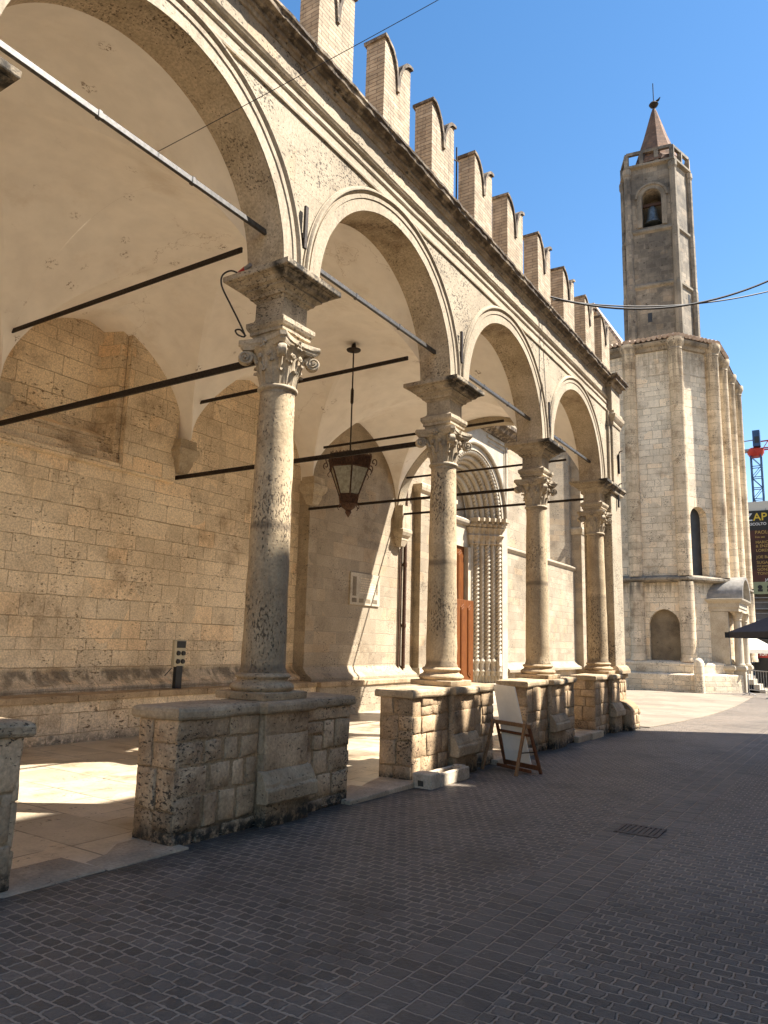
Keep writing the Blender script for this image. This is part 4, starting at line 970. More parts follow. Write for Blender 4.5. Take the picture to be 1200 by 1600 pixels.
m = MB(); vv = Vector(offs(AP, .95)[2]); m.lathe([(.22,-.34),(.22,1.02),(.2,1.12),(.12,1.22),(.0,1.27)], (vv.x+.1,vv.y-.1,0), 16); m.build('corner_post', 'apse', ap)
# arched hood over the upper window
Pm = Vector(V[2])*.5+Vector(V[3])*.5
# low clay tiled roof of half round tiles
m = MB(); rp = offs(AP, .45); apx = Vector((-5.0, 43.0, 19.5)); bse = []
for a, b in zip(rp[:-1], rp[1:]):
    m.add([(*a,H+.10),(*b,H+.10),tuple(apx)], [(0,1,2)])
roof = m.build('roof', 'tile', ap)
t_ = MB()
for (a, b) in zip(rp[:4], rp[1:5]):
    A, Bv = Vector((*a,H+.16)), Vector((*b,H+.16)); L_ = (Bv-A).length; nt_ = int(L_/.26)
    for q_ in range(nt_+1):
        p0 = A+(Bv-A)*((q_+.3)/(nt_+.6)); d = (apx-p0); dl = d.length; d.normalize()
        for row in range(9):
            s0 = p0 + d*(.42*row-.06) + Vector((rng.uniform(-.01,.01),rng.uniform(-.01,.01),.012*(row%2)+.05)); t_.tube([s0, s0+d*.46], [.115,.09], 8, True, 0, rng.uniform(-.35,.3))
t_.build('roof_tiles', 'tile', roof)

# ------------------------------------------------------------------ little portico against the apse
po = thing('portico', (-.8, 40, -.3), 'small stone porch with fluted columns and a curved lead hood, built against the apse', 'porch')
for oy in (0, 2.2):
    m = MB(); m.box(-1.6, -.72, 38.75+oy, 39.35+oy, .92, 3.45); m.build('side_pier', 'marble', po, bevel=.01)
    m = MB(); m.box(-1.62, -.60, 38.68+oy, 39.45+oy, -.34, .705); m.square([(.56,.44,.70),(.58,.46,.76),(.58,.46,.84),(.54,.42,.93)], (-1.08,39.06+oy)); m.build('plinth', 'marble', po, bevel=.012)
    m = MB(); m.box(-.62, -.12, 38.86+oy, 39.36+oy, -.34, .705); m.square([(.28,.28,.70),(.31,.31,.76),(.31,.31,.84),(.27,.27,.93)], (-.37,39.11+oy)); m.build('pedestal', 'marble', po, bevel=.012)
for yy in (39.11, 41.31):
    m = MB(); fl = lambda r, z, t: r*(1-.05*abs(sin(8*t))) if z > 1.9 else r
    m.lathe([(.24,.93),(.25,.97),(.22,1.03),(.20,1.06),(.195,1.9),(.195,1.91),(.165,3.05)], (-.37,yy,0), 64, fl); c = m.build('column', 'marble', po)
    k = MB(); k.lathe([(.165,3.04),(.19,3.07),(.17,3.10),(.20,3.25),(.26,3.40)], (-.37,yy,0), 32, lambda r, z, t: r*(1+.1*abs(cos(4*t)))); k.square([(.26,.26,3.40),(.27,.27,3.46)], (-.37,yy)); k.build('capital', 'carved', c)
m = MB(); m.square([(.66,1.46,3.46),(.66,1.46,3.62),(.70,1.50,3.64),(.70,1.50,3.86),(.78,1.58,3.92),(.86,1.66,4.0),(.88,1.68,4.07),(.7,1.5,4.1)], (-.9,40.18)); m.build('entablature', 'marble', po, bevel=.008)
m = MB(); n = 24
for (r_, z0_) in ((1.55,4.08),):
    out = [(40.18+r_*cos(pi*k/n), z0_+r_*.72*sin(pi*k/n)) for k in range(n+1)]; inn = [(40.18+(r_-.18)*cos(pi*k/n), z0_+(r_-.18)*.72*sin(pi*k/n)) for k in range(n+1)]
    m.extrude(out+inn[::-1], 'x', -1.7, -.02, smooth=True)
m.build('hood', 'lead', po, sharp=40)
m = MB()
for q_ in range(4): m.box(-.6, .62-.24*q_, 39.45, 40.9, -.34, -.14+.22*q_)
m.build('steps', 'marble', po, bevel=.01)

# ------------------------------------------------------------------ bell tower
tw = thing('bell_tower', (-6.3, 54, 0), 'grey weathered polygonal bell tower with open belfry and small conical brick spire', 'tower')
TV = [(-8.35,53.0),(-7.68,51.54),(-4.58,52.0),(-3.92,54.2),(-4.6,56.4),(-7.6,56.6)]
m = MB(); bk = MB(); T0, T1 = 10.0, 37.2
def tq(a, b, z0_, z1_): m.add([(*a,z0_),(*b,z0_),(*b,z1_),(*a,z1_)], [(0,1,2,3)])
for i in range(6):
    a, b = TV[i], TV[(i+1)%6]
    if i == 1:
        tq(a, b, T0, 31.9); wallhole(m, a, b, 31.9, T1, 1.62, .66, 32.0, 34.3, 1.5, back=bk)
    else: tq(a, b, T0, T1)
m.add([(*v,T1) for v in TV], [tuple(range(6))])
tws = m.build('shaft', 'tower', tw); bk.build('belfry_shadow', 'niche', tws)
TC = TV[:1]+TV[1:4]
for z, d in ((31.6,.14),(27.3,.14),(36.9,.25)):
    band(TV+[TV[0]], [(0,z-.12),(d,z),(d,z+.16),(.0,z+.30)], 'string_course', 'tower_light', tw, .02)
for i, v in enumerate(TV[:4]):
    vv = Vector(offs(TV+[TV[0]], .02)[i]) if i else Vector(TV[0]); m = MB(); m.lathe([(.30,T0),(.30,27.2),(.27,27.4),(.27,31.6),(.25,31.8),(.25,36.2),(.32,36.4),(.32,36.8)], (vv.x,vv.y,0), 8, smooth=False); m.build('pilaster', 'tower_light' if i == 2 else 'tower', tw, wob=.03, wsc=1.5)
# arch ring round the belfry opening
a, b = Vector((*TV[1],0)), Vector((*TV[2],0)); t = (b-a).normalized(); nrm = Vector((t.y,-t.x,0)); m = MB()
rows = []
for r0, dd in ((.68,.0),(.68,.08),(.98,.08),(1.0,.16),(1.14,.16),(1.14,0)):
    rows.append([a+t*(1.62-r0*cos(pi*k/24))+nrm*dd+Vector((0,0,34.3+r0*sin(pi*k/24))) for k in range(25)])
m.add([p for r_ in rows for p in r_], [(i*25+j, i*25+j+1, (i+1)*25+j+1, (i+1)*25+j) for i in range(5) for j in range(24)])
for s_ in (-1, 1):
    p = a+t*(1.62+s_*.86)+nrm*.03; m.bar(p+Vector((0,0,32.0)), p+Vector((0,0,34.3)), .34, .12, upv=tuple(nrm))
m.build('arch_ring', 'tower_light', tw, wob=.02)
m = MB(); p = a+t*1.62-nrm*.55; m.lathe([(.60,32.45),(.58,32.5),(.48,32.65),(.40,32.9),(.35,33.3),(.30,33.65),(.18,33.8),(.05,33.83)], (p.x,p.y,0), 28); m.build('bell', 'bronze', tw)
m = MB(); m.bar(p-t*.66+Vector((0,0,34.0)), p+t*.66+Vector((0,0,34.0)), .16, .22)
for q_ in (-.1, .1): m.bar(p+t*q_+Vector((0,0,33.75)), p+t*q_+Vector((0,0,34.0)), .05, .05)
m.build('bell_beam', 'rust', tw)
# small openings
for (z, i0, uu) in ((26.2,2,1.6),(24.6,1,1.2)):
    aa, bb = Vector((*TV[i0],0)), Vector((*TV[i0+1],0)); tt = (bb-aa).normalized(); n3 = Vector((tt.y,-tt.x,0)); p = aa+tt*uu+n3*.004
    m = MB(); m.bar(p+Vector((0,0,z)), p+Vector((0,0,z+.7)), .3, .02, upv=tuple(n3)); m.build('slit_window', 'window', tw)
# parapet: posts and rails
m = MB(); rim = offs(TV+[TV[0]], .03)
for a_, b_ in zip(rim[:-1], rim[1:]):
    A, Bv = Vector((*a_,0)), Vector((*b_,0)); m.bar(A+Vector((0,0,38.08)), Bv+Vector((0,0,38.08)), .24, .22); L_ = (Bv-A).length; k = max(1, round(L_/1.1))
    for q_ in range(k): p = A+(Bv-A)*(q_/k); m.bar(p+Vector((0,0,37.1)), p+Vector((0,0,38.0)), .30, .30)
m.build('parapet', 'tower', tw, wob=.02)
m = MB(); m.lathe([(1.85,37.2),(1.78,37.6),(1.62,37.8),(.90,40.0),(.24,42.3),(.1,42.7)], (-5.95,53.4,0), 10, smooth=False); m.build('spire', 'spire', tw)
m = MB(); m.tube([(-5.95,53.4,42.6),(-5.95,53.4,43.0)], .07, 8); m.lathe([(.05,42.75),(.28,42.9),(.36,43.05),(.25,43.2),(.05,43.3)], (-5.95,53.4,0), 14); m.tube([(-5.95,53.4,43.3),(-5.95,53.4,44.9)], .035, 6); m.tube([(-5.95,53.4,43.2),(-5.6,53.4,43.3),(-5.45,53.4,43.5)], [.06,.09,.03], 8); m.build('finial', 'iron', tw)

# ------------------------------------------------------------------ palazzo on the near side of the street (outside the frame; it shades the setts, its heights and slit shaped for that shade)
OX = 7.0
pz = thing('palazzo', (9.5, 12, 0), 'tall palazzo across the street behind the camera with a notched roofline shaped for its shadow', 'building')
HW = 11.4
m = MB(); m.box(OX, 13, 2.2, 9.0, -.5, 12.75); m.box(OX+.02, 13, 9.02, 12.98, -.5, 14.05); m.box(OX+.3, 13, 13.0, 13.56, -.5, 8.6); m.box(OX, 13, 13.58, 21.95, -.5, HW+.30)
pw = m.build('wall', 'palazzo', pz)
m = MB()
for yc_ in [13.86+.72*k for k in range(12)]:  # pointed tops made up to break the sun into streaks on the pedestals
    hh = rng.uniform(.42,.74); hw_ = rng.uniform(.25,.31); y0_, y1_ = yc_-hw_, min(yc_+hw_, 21.9)
    m.add([(OX,y0_,HW+.3),(OX,y1_,HW+.3),(OX,y1_-.09,HW+.3+hh),(OX,y0_+.09,HW+.3+hh),(OX+.3,y0_,HW+.3),(OX+.3,y1_,HW+.3),(OX+.3,y1_-.09,HW+.3+hh),(OX+.3,y0_+.09,HW+.3+hh)], [(0,1,2,3),(7,6,5,4),(1,5,6,2),(4,0,3,7),(3,2,6,7)])
m.build('parapet', 'palazzo', pz)
m = MB()
for z in (1.0, 4.6, 8.0):
    for yy in range(3, 12, 4): m.box(OX-.02, OX+.1, yy, yy+1.3, z, z+2.2)
m.build('window', 'window', pz)

# ------------------------------------------------------------------ lantern
LX, LY = -3.26, 10.91
la = thing('lantern', (LX, LY, 3.9), 'large six sided wrought iron lantern with dusty panes hanging on a rod under the vault', 'lantern')
m = MB(); m.tube([(LX,LY,7.26),(LX,LY,5.05)], .014, 8); m.lathe([(.02,7.06),(.13,7.09),(.14,7.11),(.05,7.15),(.03,7.25)], (LX,LY,0), 16); m.lathe([(.016,6.02),(.03,6.06),(.03,6.3),(.016,6.34)], (LX,LY,0), 10); m.build('hanging_rod', 'iron', la)
NS = 6; rt_, zt_, rb_, zb_ = .43, 4.98, .19, 4.26
ang = [2*pi*k/NS+.2 for k in range(NS)]
m = MB()
ptop = [Vector((LX+rt_*cos(a), LY+rt_*sin(a), zt_)) for a in ang]; pmid = [Vector((LX+.385*cos(a), LY+.385*sin(a), 4.77)) for a in ang]; pbot = [Vector((LX+rb_*cos(a), LY+rb_*sin(a), zb_)) for a in ang]; pb2 = [Vector((LX+.165*cos(a), LY+.165*sin(a), 4.10)) for a in ang]
for k in range(NS):
    k2 = (k+1)%NS
    for P_ in (ptop, pmid, pbot, pb2): m.tube([P_[k], P_[k2]], .017, 6)
    m.tube([ptop[k], pmid[k], pbot[k], pb2[k]], .015, 6); m.tube([(ptop[k]+ptop[k2])/2, (pmid[k]+pmid[k2])/2], .008, 6)
    for q in range(6):       # pierced lattice band
        f0, f1 = q/6, (q+1)/6; a0 = ptop[k]*(1-f0)+ptop[k2]*f0; a1 = ptop[k]*(1-f1)+ptop[k2]*f1; b0 = pmid[k]*(1-f0)+pmid[k2]*f0; b1 = pmid[k]*(1-f1)+pmid[k2]*f1
        m.tube([a0, b1], .009, 5); m.tube([b0, a1], .009, 5)
        m.tube([a0, (a0+a1)/2+Vector((0,0,.05)), a1], .008, 5)
    for q in range(3):
        f0, f1 = q/3, (q+1)/3; a0 = pbot[k]*(1-f0)+pbot[k2]*f0; a1 = pbot[k]*(1-f1)+pbot[k2]*f1; b0 = pb2[k]*(1-f0)+pb2[k2]*f0; b1 = pb2[k]*(1-f1)+pb2[k2]*f1
        m.tube([a0, b1], .009, 5); m.tube([b0, a1], .009, 5)
    for (P_, Q_) in ((ptop, pmid), (pbot, pb2)):      # pierced sheet behind the lattice
        e_ = .96; A4 = [P_[k], P_[k2], Q_[k2], Q_[k]]; A4 = [Vector((LX+(p.x-LX)*e_, LY+(p.y-LY)*e_, p.z)) for p in A4]; m.add(A4, [(0,1,2,3)])
    # side scrolls
    d = Vector((cos(ang[k]), sin(ang[k]), 0)); pts = []
    for q in range(22):
        a = q/21; th = -1.2+a*6.5; r_ = .058*(1-.65*a); pts.append(ptop[k]+d*(.06+r_*cos(th))+Vector((0,0,-.12+r_*sin(th)*1.2)))
    m.tube(pts, .010, 6); m.tube([pmid[k], pmid[k]+d*.07+Vector((0,0,-.09)), pmid[k]+d*.03+Vector((0,0,-.14))], .008, 5)
    pts = [pb2[k]+d*(.05*sin(q*.5))+Vector((0,0,-.02*q)) for q in range(6)]; m.tube(pts, .008, 5)
    # lid struts
    m.tube([ptop[k], Vector((LX,LY,5.12))], .012, 6)
    m.add([ptop[k],ptop[k2],Vector((LX+.03*cos(ang[k2]),LY+.03*sin(ang[k2]),5.11)),Vector((LX+.03*cos(ang[k]),LY+.03*sin(ang[k]),5.11))], [(0,1,2,3)])
m.lathe([(.16,4.11),(.12,4.03),(.05,3.98),(.06,3.94),(.035,3.90),(.0,3.84)], (LX,LY,0), 12)
fr_ = m.build('frame', 'rust', la, recalc=True)
for k in range(NS):
    k2 = (k+1)%NS; g_ = MB(); ins = .985; C_ = Vector((LX,LY,0))
    sh = lambda p: Vector((LX+(p.x-LX)*ins, LY+(p.y-LY)*ins, p.z))
    A = [sh(pmid[k]), sh(pmid[k2]), sh(pbot[k2]), sh(pbot[k])]; ii = [Vector((LX+(p.x-LX)*.97, LY+(p.y-LY)*.97, p.z)) for p in A]
    g_.add(A+ii, [(0,1,2,3),(7,6,5,4),(0,4,5,1),(1,5,6,2),(2,6,7,3),(3,7,4,0)]); g_.build('pane', 'glass', la)

# ------------------------------------------------------------------ small fittings
so = thing('socket_box', (-5.42, 9.05, .74), 'beige outdoor socket box with four round outlets on a dark post by the bench', 'socket box')
m = MB(); m.box(-5.48, -5.40, 9.0, 9.14, .735, 1.12); m.tube([(-5.44,8.93,1.08),(-5.46,8.86,1.0),(-5.5,8.84,.95)], .01, 6); m.build('post', 'black', so, bevel=.008)
m = MB(); m.box(-5.50, -5.40, 8.95, 9.19, 1.10, 1.56); bx_ = m.build('box', 'beige', so, bevel=.015)
m = MB(); m.box(-5.402, -5.385, 8.975, 9.165, 1.42, 1.535); m.build('breaker_window', 'black', bx_)
for yy in (9.015, 9.125):
    for zz in (1.19, 1.33):
        m = MB(); n = 16; m.add([(-5.402,yy+.042*cos(2*pi*k/n),zz+.042*sin(2*pi*k/n)) for k in range(n)]+[(-5.37,yy+.036*cos(2*pi*k/n),zz+.036*sin(2*pi*k/n)) for k in range(n)], [(k,(k+1)%n,n+(k+1)%n,n+k) for k in range(n)]+[tuple(range(n,2*n))]); m.build('outlet', 'black', bx_)
# lamp gadget with red cap on the first impost, its cable drops behind the capital
gy = CY(1)
def smooth(P, n=8):
    P = [Vector(p) for p in P]; out = []
    for i in range(len(P)-1):
        a, b, c, d = P[max(i-1,0)], P[i], P[i+1], P[min(i+2,len(P)-1)]
        for q in range(n):
            t = q/n; out.append(.5*((2*b)+(c-a)*t+(2*a-5*b+4*c-d)*t*t+(3*b-a-3*c+d)*t**3))
    return out+[P[-1]]
gd = thing('spot_lamp', (-.62, gy-.35, ZS), 'small spot lamp with a red cap lying on the impost edge', 'lamp')
m = MB(); m.tube([(-.60,gy-.36,5.31),(-.50,gy-.38,5.33)], .03, 10); m.build('red_cap', 'red', gd); m = MB(); m.tube([(-.50,gy-.38,5.33),(-.42,gy-.395,5.35)], [.026,.02], 10); m.box(-.56,-.46,gy-.40,gy-.36,5.276,5.30); m.build('body', 'grey', gd)
m = MB(); m.tube(smooth([(-.60,gy-.36,5.31),(-.68,gy-.41,5.345),(-.75,gy-.455,5.29),(-.745,gy-.46,5.17),(-.67,gy-.40,4.98),(-.60,gy-.33,4.80),(-.555,gy-.285,4.67),(-.55,gy-.30,4.635),(-.59,gy-.345,4.65),(-.62,gy-.35,4.70),(-.60,gy-.30,4.72),(-.56,gy-.26,4.66)]), .009, 8)
tag(m.build('lamp_cable', 'cable', origin=(-.66,gy-.3,4.6)), 'thin dark cable drooping from the red capped lamp down to the nearest carved capital', 'cable')
# downpipes
for (yy, x_, top_, lab) in ((16.74,-5.52,6.9,'dark metal downpipe running down the sunlit church wall beside the loggia end'),):
    m = MB(); m.tube([(x_,yy,.95),(x_,yy,top_)], .05, 12)
    for zz in (2.0, 3.6, 4.9): m.tube([(x_,yy,zz),(x_,yy,zz+.10)], .062, 12); m.box(x_-.09, x_, yy-.02, yy+.02, zz+.03, zz+.07)
    tag(m.build('downpipe', 'rust', origin=(x_,yy,.95)), lab, 'pipe')
m = MB(); m.tube([(-5.565,16.56,.95),(-5.565,16.56,4.05)], .025, 8); tag(m.build('conduit_pipe', 'rust', origin=(-5.565,16.56,.95)), 'slim grey conduit clipped to the wall just left of the thicker downpipe', 'pipe')
# stone memorial tablet with carved slots
ta = thing('wall_tablet', (W2, 15.0, 2.5), 'pale stone tablet with faint lettering and dark slots set in the sunlit church wall', 'tablet')
m = MB(); m.box(W2-.05, W2+.035, 14.33, 15.62, 2.47, 3.24); m.build('slab', 'marble', ta, bevel=.006)
for (y0_, y1_, z0_, z1_) in [(14.42,14.58,2.68,3.14),(15.44,15.52,2.76,3.02)]+[(14.40+.30*q,14.60+.30*q,2.53,2.63) for q in range(4)]:
    m = MB(); m.box(W2+.02, W2+.037, y0_, y1_, z0_, z1_); m.build('slot', 'niche', ta)
m = MB()
for r_ in range(7):
    y = 14.75+.01*(r_%3)
    while y < 15.36: l = rng.uniform(.02,.06); m.box(W2+.034, W2+.0365, y, y+l, 2.76+.058*r_, 2.785+.058*r_); y += l+rng.uniform(.012,.03)
m.build('lettering', 'ashlar', ta)
# carved stone trough at the foot of the second pedestal
tr = MB()
ax0, ay0 = .05, 7.72
L2, wd, ht = 1.0, .25, .17
z0_ = street_z(8)-.005
tr.box(ax0, ax0+wd, ay0, ay0+.22, z0_, z0_+ht)
tr.box(ax0, ax0+.05, ay0+.22, ay0+L2, z0_, z0_+ht-.03); tr.box(ax0+wd-.05, ax0+wd, ay0+.22, ay0+L2, z0_, z0_+ht-.02); tr.box(ax0+.05, ax0+wd-.05, ay0+.22, ay0+L2, z0_, z0_+.05)
tr.box(ax0+.05, ax0+wd-.05, ay0+L2-.1, ay0+L2, z0_+.05, z0_+ht-.01)
tr.box(ax0+.07, ax0+.16, ay0-.002, ay0+.02, z0_+.02, z0_+.10, -.85)
tag(tr.build('stone_trough', 'trough', origin=(ax0+.12,ay0+.5,z0_), bevel=.012, wob=.008, wsc=5), 'pale carved stone trough block lying on the setts against the second pedestal', 'trough')
# easel with a blank board
ea = thing('easel', (.5, 9.65, -.05), 'folding wooden easel standing on the setts beside the second pedestal', 'easel')
EZ = street_z(9.6)
tl_, tr_ = Vector((.16,9.80,.56)), Vector((.72,9.58,.55))
legs = [((.08,9.55,EZ), tl_+Vector((-.02,0,.03)), 'easel_pale'), ((.66,9.33,EZ), tr_+Vector((-.03,0,.03)), 'easel_pale'), ((.22,10.03,EZ), tl_+Vector((.02,.02,-.02)), 'easel'), ((.85,9.72,EZ), tr_+Vector((.02,.02,-.02)), 'easel')]
for a_, b_, mt in legs:
    m = MB(); m.bar(a_, b_, .045, .03, upv=(.35,.93,0)); m.build('leg', mt, ea, bevel=.004)
m = MB(); m.bar(tl_-Vector((.06,-.02,0)), tr_+Vector((.06,-.02,0)), .035, .05); m.build('top_rail', 'easel_pale', ea, bevel=.004)
f0, f1 = Vector((.22,10.0,EZ+.07)), Vector((.82,9.72,EZ+.07)); u0_, u1_ = Vector((.18,9.86,.44)), Vector((.74,9.62,.43))
for a_, b_, w_, h_ in ((f0, f1, .035, .06), (f0+Vector((-.05,-.15,-.03)), f1+Vector((-.05,-.15,-.03)), .03, .04), (u0_, u1_, .03, .035)):
    m = MB(); m.bar(a_, b_, w_, h_); m.build('lower_rail', 'easel', ea, bevel=.004)
m = MB(); m.tube([(.69,9.46,.22),(.80,9.66,.22)], .008, 6); m.build('brace', 'iron', ea)
m = MB(); bl, brr = Vector((.27,9.93,EZ+.11)), Vector((.72,9.73,EZ+.11)); tlb, trb = Vector((.12,9.86,1.06)), Vector((.52,9.66,1.05)); nn = (brr-bl).cross(tlb-bl).normalized()*.014
m.hexa([bl, brr, brr+nn, bl+nn, tlb, trb, trb+nn, tlb+nn]); tag(m.build('board', 'board', origin=(.5,9.8,EZ+.1), bevel=.002), 'blank off white panel propped upright in the wooden easel', 'board')
# drain grate
dg = thing('drain_grate', (2.72, 7.25, street_z(7.25)), 'rusty slotted iron drain grate let into the grey setts', 'grate')
gz_ = street_z(7.25)
m = MB(); m.box(2.56, 2.88, 7.10, 7.42, gz_-.1, gz_+.004); m.build('pit', 'black', dg)
m = MB(); m.box(2.53,2.91,7.07,7.11,gz_-.02,gz_+.010); m.box(2.53,2.91,7.41,7.45,gz_-.02,gz_+.010); m.box(2.53,2.56,7.11,7.41,gz_-.02,gz_+.010); m.box(2.88,2.91,7.11,7.41,gz_-.02,gz_+.010); m.build('frame', 'grate', dg)
m = MB()
for q in range(7): x = 2.568+.045*q; m.box(x, x+.027, 7.11, 7.41, gz_-.02, gz_+.009)
m.build('bars', 'grate', dg)
# cables
def cable(A, Bq, sag, r, lab, n=40, grp=None):
    A, Bq = Vector(A), Vector(Bq); pts = [A+(Bq-A)*(k/n)-Vector((0,0,sag*4*(k/n)*(1-k/n))) for k in range(n+1)]
    m = MB(); m.tube(pts, r, 6); return tag(m.build('cable', 'cable', origin=tuple(A)), lab, 'cable', grp)
cable((-.30,3.74,5.735), (7.0,7.83,11.11), .12, .0032, 'thin black wire stretched from the nearest tie rod up across the merlons into the sky')
cable((.10,12.48,8.05), (7.0,17.31,12.2), 1.55, .020, 'lower sagging black cable swung from the cornice past the bell tower')
cable((.10,12.60,8.05), (7.0,18.9,11.3), .92, .014, 'upper thinner cable swung from the cornice past the bell tower')
# bird spike rod between merlons
m = MB(); m.tube([(-.42,9.62,7.9),(-.42,9.62,9.55)], .012, 6); m.tube([(-.42,9.42,9.25),(-.42,9.62,9.3)], .010, 6)
tag(m.build('lightning_rod', 'iron', origin=(-.42,9.62,7.9)), 'thin dark lightning rod standing behind one merlon against the sky', 'rod')

# ------------------------------------------------------------------ far right: banner, crane, umbrellas, kiosk, barrier
def text(body, size, mat, loc, rot, parent, name='lettering', ext=.01, align='LEFT', sx=1.0):
    cu = bpy.data.curves.new('txt', 'FONT'); cu.body = body; cu.size = size; cu.extrude = ext; cu.align_x = align; cu.offset = size*.012
    o = bpy.data.objects.new('txt', cu); COL.objects.link(o); dg_ = bpy.context.evaluated_depsgraph_get()
    me = bpy.data.meshes.new_from_object(o.evaluated_get(dg_)); bpy.data.objects.remove(o)
    R_ = rot.to_4x4()
    me.transform(Matrix.Translation(Vector(loc)) @ R_ @ Matrix.Diagonal((sx,1,1,1))); me.materials.clear(); me.materials.append(M[mat])
    q = bpy.data.objects.new(name, me); COL.objects.link(q); q.parent = parent
    q.location = -parent.location if parent.parent is None else Vector((0,0,0)); return q
FACE = Matrix.Rotation(pi/2, 3, 'X')       # lettering upright, read from -Y
bb = thing('scaffolded_building', (5, 76, -.3), 'grey scaffolded building with netting and planks behind the apse', 'building')
m = MB(); m.box(-12, 22, 75.6, 88, -.4, 14.6); m.build('wall', 'scaffold', bb)
m = MB()
for z in (.6, 2.2, 3.4, 4.4, 5.4, 6.4): m.box(-12, 22, 74.9, 75.6, z, z+.07)
for x in range(-12, 22, 2): m.box(x, x+.06, 74.9, 74.96, -.3, 14.6)
for z in (3.0, 4.0, 5.0, 6.0): m.box(-12, 22, 74.88, 74.93, z, z+.05)
m.build('scaffolding', 'grey', bb)
m = MB(); m.box(-12, 22, 74.95, 75.6, 14.45, 15.3); m.build('parapet', 'cream', bb)
bn = thing('festival_banner', (-2, 74.8, 7), 'big dark festival banner with white and yellow title hung on the scaffolding', 'banner')
m = MB(); m.box(-9.5, 3.2, 74.76, 74.84, 7.85, 12.6); m.build('programme_panel', 'banner', bn)
m = MB(); m.box(-9.5, 3.2, 74.75, 74.84, 12.6, 14.4); m.build('title_panel', 'banner_head', bn)
m = MB(); m.box(-9.5, 3.2, 74.75, 74.84, 6.75, 7.85); m.build('sponsor_strip', 'banner_green', bn)
text('JAZZ', .98, 'white', (-3.08,74.73,13.5), FACE, bn, align='RIGHT'); text('AP', .98, 'yellow', (-3.02,74.73,13.5), FACE, bn)
text('FESTIVAL ASCOLTO', .34, 'white', (-1.95,74.73,13.05), FACE, bn, align='RIGHT')
lines = [('PAOLO ANGELI',12.0,.42),('live set',11.62,.28),('MARIO FAZZI',11.1,.36),('& ENZO FAVATA',10.75,.36),('LORENZO DE FINTI',10.35,.36),('JOE BARBIERI',9.75,.36),('SUGARPIE TRIO',9.25,.36),('and guests',8.98,.24),('GONZALO',8.62,.34),('TONY MOMRELLE',8.25,.34)]
for s_, z, h in lines: text(s_, h, 'ochre', (-2.95,74.73,z+.25), FACE, bn)
text('JAZZAP.IT', .34, 'white', (-2.35,74.73,7.92), FACE, bn)
for z in (11.9, 10.9, 9.6, 8.7, 8.3): text('dal vivo', .3, 'ochre', (-4.85,74.73,z), FACE, bn)
for q in range(8):
    m = MB(); x = -3.55+.75*q; m.add([(x+.2*cos(2*pi*k/12),74.73,7.38+.2*sin(2*pi*k/12)) for k in range(12)], [tuple(range(12))]); m.box(x-.2,x+.2,74.73,74.745,6.98,7.19)
    m.build('sponsor_emblem', 'banner_head', bn)
m = MB(); m.tube([(-1.75,74.7,12.85),(-1.6,74.7,13.3),(-1.3,74.7,13.75),(-.8,74.7,13.85),(-.5,74.7,13.6)], [.08,.12,.14,.12,.06], 8); m.build('instrument_figure', 'white', bn)
# tower crane
cr = thing('tower_crane', (-5.6, 110, 0), 'tower crane with blue lattice mast and red slewing ring against the sky', 'crane')
m = MB(); cx_, cy_ = -5.75, 110
for sx in (-.62,.62):
    for sy in (-.62,.62): m.bar((cx_+sx,cy_+sy,0), (cx_+sx,cy_+sy,28), .16, .16)
for k in range(18):
    z = 28-1.5*k-1.5
    for (a_, b_) in (((-.62,-.62),(.62,-.62)),((-.62,.62),(.62,.62)),((-.62,-.62),(-.62,.62)),((.62,-.62),(.62,.62))):
        m.bar((cx_+a_[0],cy_+a_[1],z), (cx_+b_[0],cy_+b_[1],z), .09, .09); p = (a_, b_) if k % 2 else (b_, a_); m.bar((cx_+p[0][0],cy_+p[0][1],z), (cx_+p[1][0],cy_+p[1][1],z+1.5), .07, .07)
m.build('mast', 'craneblue', cr)
m = MB(); m.lathe([(.75,27.9),(1.05,28.4),(1.05,28.9),(.8,29.1)], (cx_,cy_,0), 16); m.build('slewing_ring', 'cranered', cr)
m = MB()
for (za, zb, yy) in ((28.9,28.9,-.5),(28.9,28.9,.5),(30.0,30.0,0)): m.bar((cx_,cy_+yy,za), (cx_+26,cy_+yy-3,zb), .16, .16)
for k in range(22): x = cx_+1+1.15*k; y_ = cy_-.12*(1.15*k); m.bar((x,y_-.5,28.9), (x+.57,y_,30.0), .08, .08); m.bar((x+.57,y_,30.0), (x+1.15,y_+.5,28.9), .08, .08)
m.build('jib', 'cranered', cr)
m = MB(); m.box(cx_-4.0, cx_, cy_-.6, cy_+.6, 28.7, 29.0); m.bar((cx_-2.2,cy_-.5,30.1), (cx_,cy_-.5,30.2), .12, .12); m.build('counter_jib', 'grey', cr)
m = MB(); m.box(cx_-4.2, cx_-1.9, cy_-.5, cy_+.5, 28.95, 30.9); m.build('counterweight', 'white', cr)
m = MB(); m.box(cx_-.15, cx_+.75, cy_-1.5, cy_-.5, 29.1, 31.3); cb_ = m.build('cab', 'craneblue', cr); m = MB(); m.box(cx_+.1, cx_+.65, cy_-1.53, cy_-1.49, 29.5, 30.4); m.build('window', 'window', cb_)
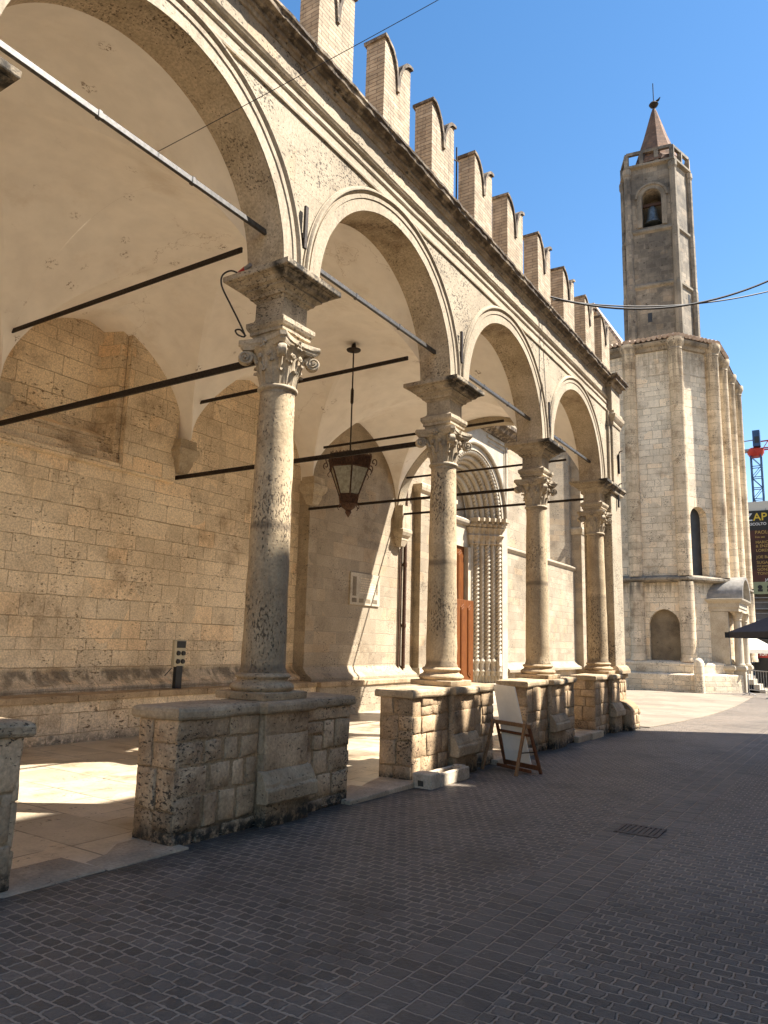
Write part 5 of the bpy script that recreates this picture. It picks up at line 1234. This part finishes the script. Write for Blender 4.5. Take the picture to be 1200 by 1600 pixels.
# dark square parasol
um = thing('parasol', (4.3, 14.2, -.12), 'dark charcoal square parasol reaching in from the right over the street', 'umbrella')
m = MB(); cx2, cy2, hs = 4.30, 14.2, 1.33
cor = [(cx2-hs,cy2-hs+1.4,2.12),(cx2+hs,cy2-hs,2.12),(cx2+hs,cy2+hs,2.12),(cx2-hs,cy2+hs,2.12)]
cor = [(cx2+hs*1.32*cos(pi+k*pi/2-.12), cy2+hs*1.32*sin(pi+k*pi/2-.12), 1.93) for k in range(4)]
apx_ = (cx2, cy2, 2.62); vs = []; rows = 8
for k in range(4):
    A, Bv, P_ = Vector(cor[k]), Vector(cor[(k+1)%4]), Vector(apx_)
    for i in range(rows+1):
        for j in range(rows+1):
            f_ = i/rows; e_ = A*(1-j/rows)+Bv*(j/rows); e_.z -= .05*sin(pi*j/rows)*-1*0; p = e_*(1-f_)+P_*f_; p.z -= .06*sin(pi*f_)*sin(pi*j/rows); vs.append(p)
k_ = rows+1
for s4 in range(4): m.add(vs[s4*k_*k_:(s4+1)*k_*k_], [(i*k_+j,i*k_+j+1,(i+1)*k_+j+1,(i+1)*k_+j) for i in range(rows) for j in range(rows)], 0, True)
cor2 = [(a[0],a[1],a[2]-.10) for a in cor]; m.add(cor+cor2, [(k,(k+1)%4,4+(k+1)%4,4+k) for k in range(4)])
m.build('canopy', 'fabric', um)
m = MB(); m.tube([(cx2,cy2,-.12),(cx2,cy2,2.64)], .035, 10); m.box(cx2-.4,cx2+.4,cy2-.4,cy2+.4,street_z(cy2),street_z(cy2)+.08); m.build('pole', 'black', um)
m = MB()
for c_ in cor: m.bar((cx2,cy2,2.54), (c_[0],c_[1],c_[2]-.02), .03, .03)
for c_ in cor: m.box(c_[0]-.04,c_[0]+.04,c_[1]-.04,c_[1]+.04,c_[2]-.10,c_[2]+.0)
m.build('rib', 'black', um)
# cream parasol further off
u2_ = thing('parasol', (.05, 43, -.3), 'cream parasol far off above the red shop sign', 'umbrella')
m = MB(); C2 = Vector((-.5,43.5,2.55)); cor = [Vector((C2.x+1.45*cos(k*pi/2+.1), C2.y+1.45*sin(k*pi/2+.1), 1.72)) for k in range(4)]
for k in range(4): m.add([cor[k],cor[(k+1)%4],C2], [(0,1,2)]); m.add([cor[k],cor[(k+1)%4],cor[(k+1)%4]-Vector((0,0,.2)),cor[k]-Vector((0,0,.2))], [(0,1,2,3)])
m.build('canopy', 'cream', u2_); m = MB(); m.tube([(C2.x,C2.y,-.3),(C2.x,C2.y,2.5)], .03, 8); m.build('pole', 'grey', u2_)
ki = thing('shop_kiosk', (3, 47, -.3), 'black shop front with red lettered sign across the piazza', 'shop')
m = MB(); m.box(-.6, 9, 47, 51, -.35, 2.3); m.build('front', 'black', ki)
m = MB(); m.box(-.6, 9, 46.93, 47, 1.28, 1.82); sg = m.build('sign', 'red', ki)
text('iShop', .42, 'white', (-.32,46.91,1.40), FACE, sg, 'lettering')
for x0_ in (.75, 2.8): m = MB(); m.box(x0_, x0_+1.6, 46.96, 47.0, -.1, 1.1); m.build('window', 'lead', ki)
ba = thing('crowd_barrier', (.9, 35, -.3), 'light grey metal crowd barrier beside the porch steps', 'barrier')
m = MB(); A, Bv = Vector((.25,36.6,-.28)), Vector((1.35,34.7,-.28)); up_ = Vector((0,0,1))
m.tube([A, A+up_*1.08, Bv+up_*1.08, Bv], .022, 8); m.tube([A+up_*.25, Bv+up_*.25], .018, 8)
for k in range(1, 9): p = A+(Bv-A)*(k/9); m.tube([p+up_*.25, p+up_*1.08], .011, 6)
for p in (A, Bv): m.tube([p+Vector((-.25,-.15,0)), p+up_*.12, p+Vector((.25,.15,0))], .018, 6)
m.build('frame', 'grey', ba)
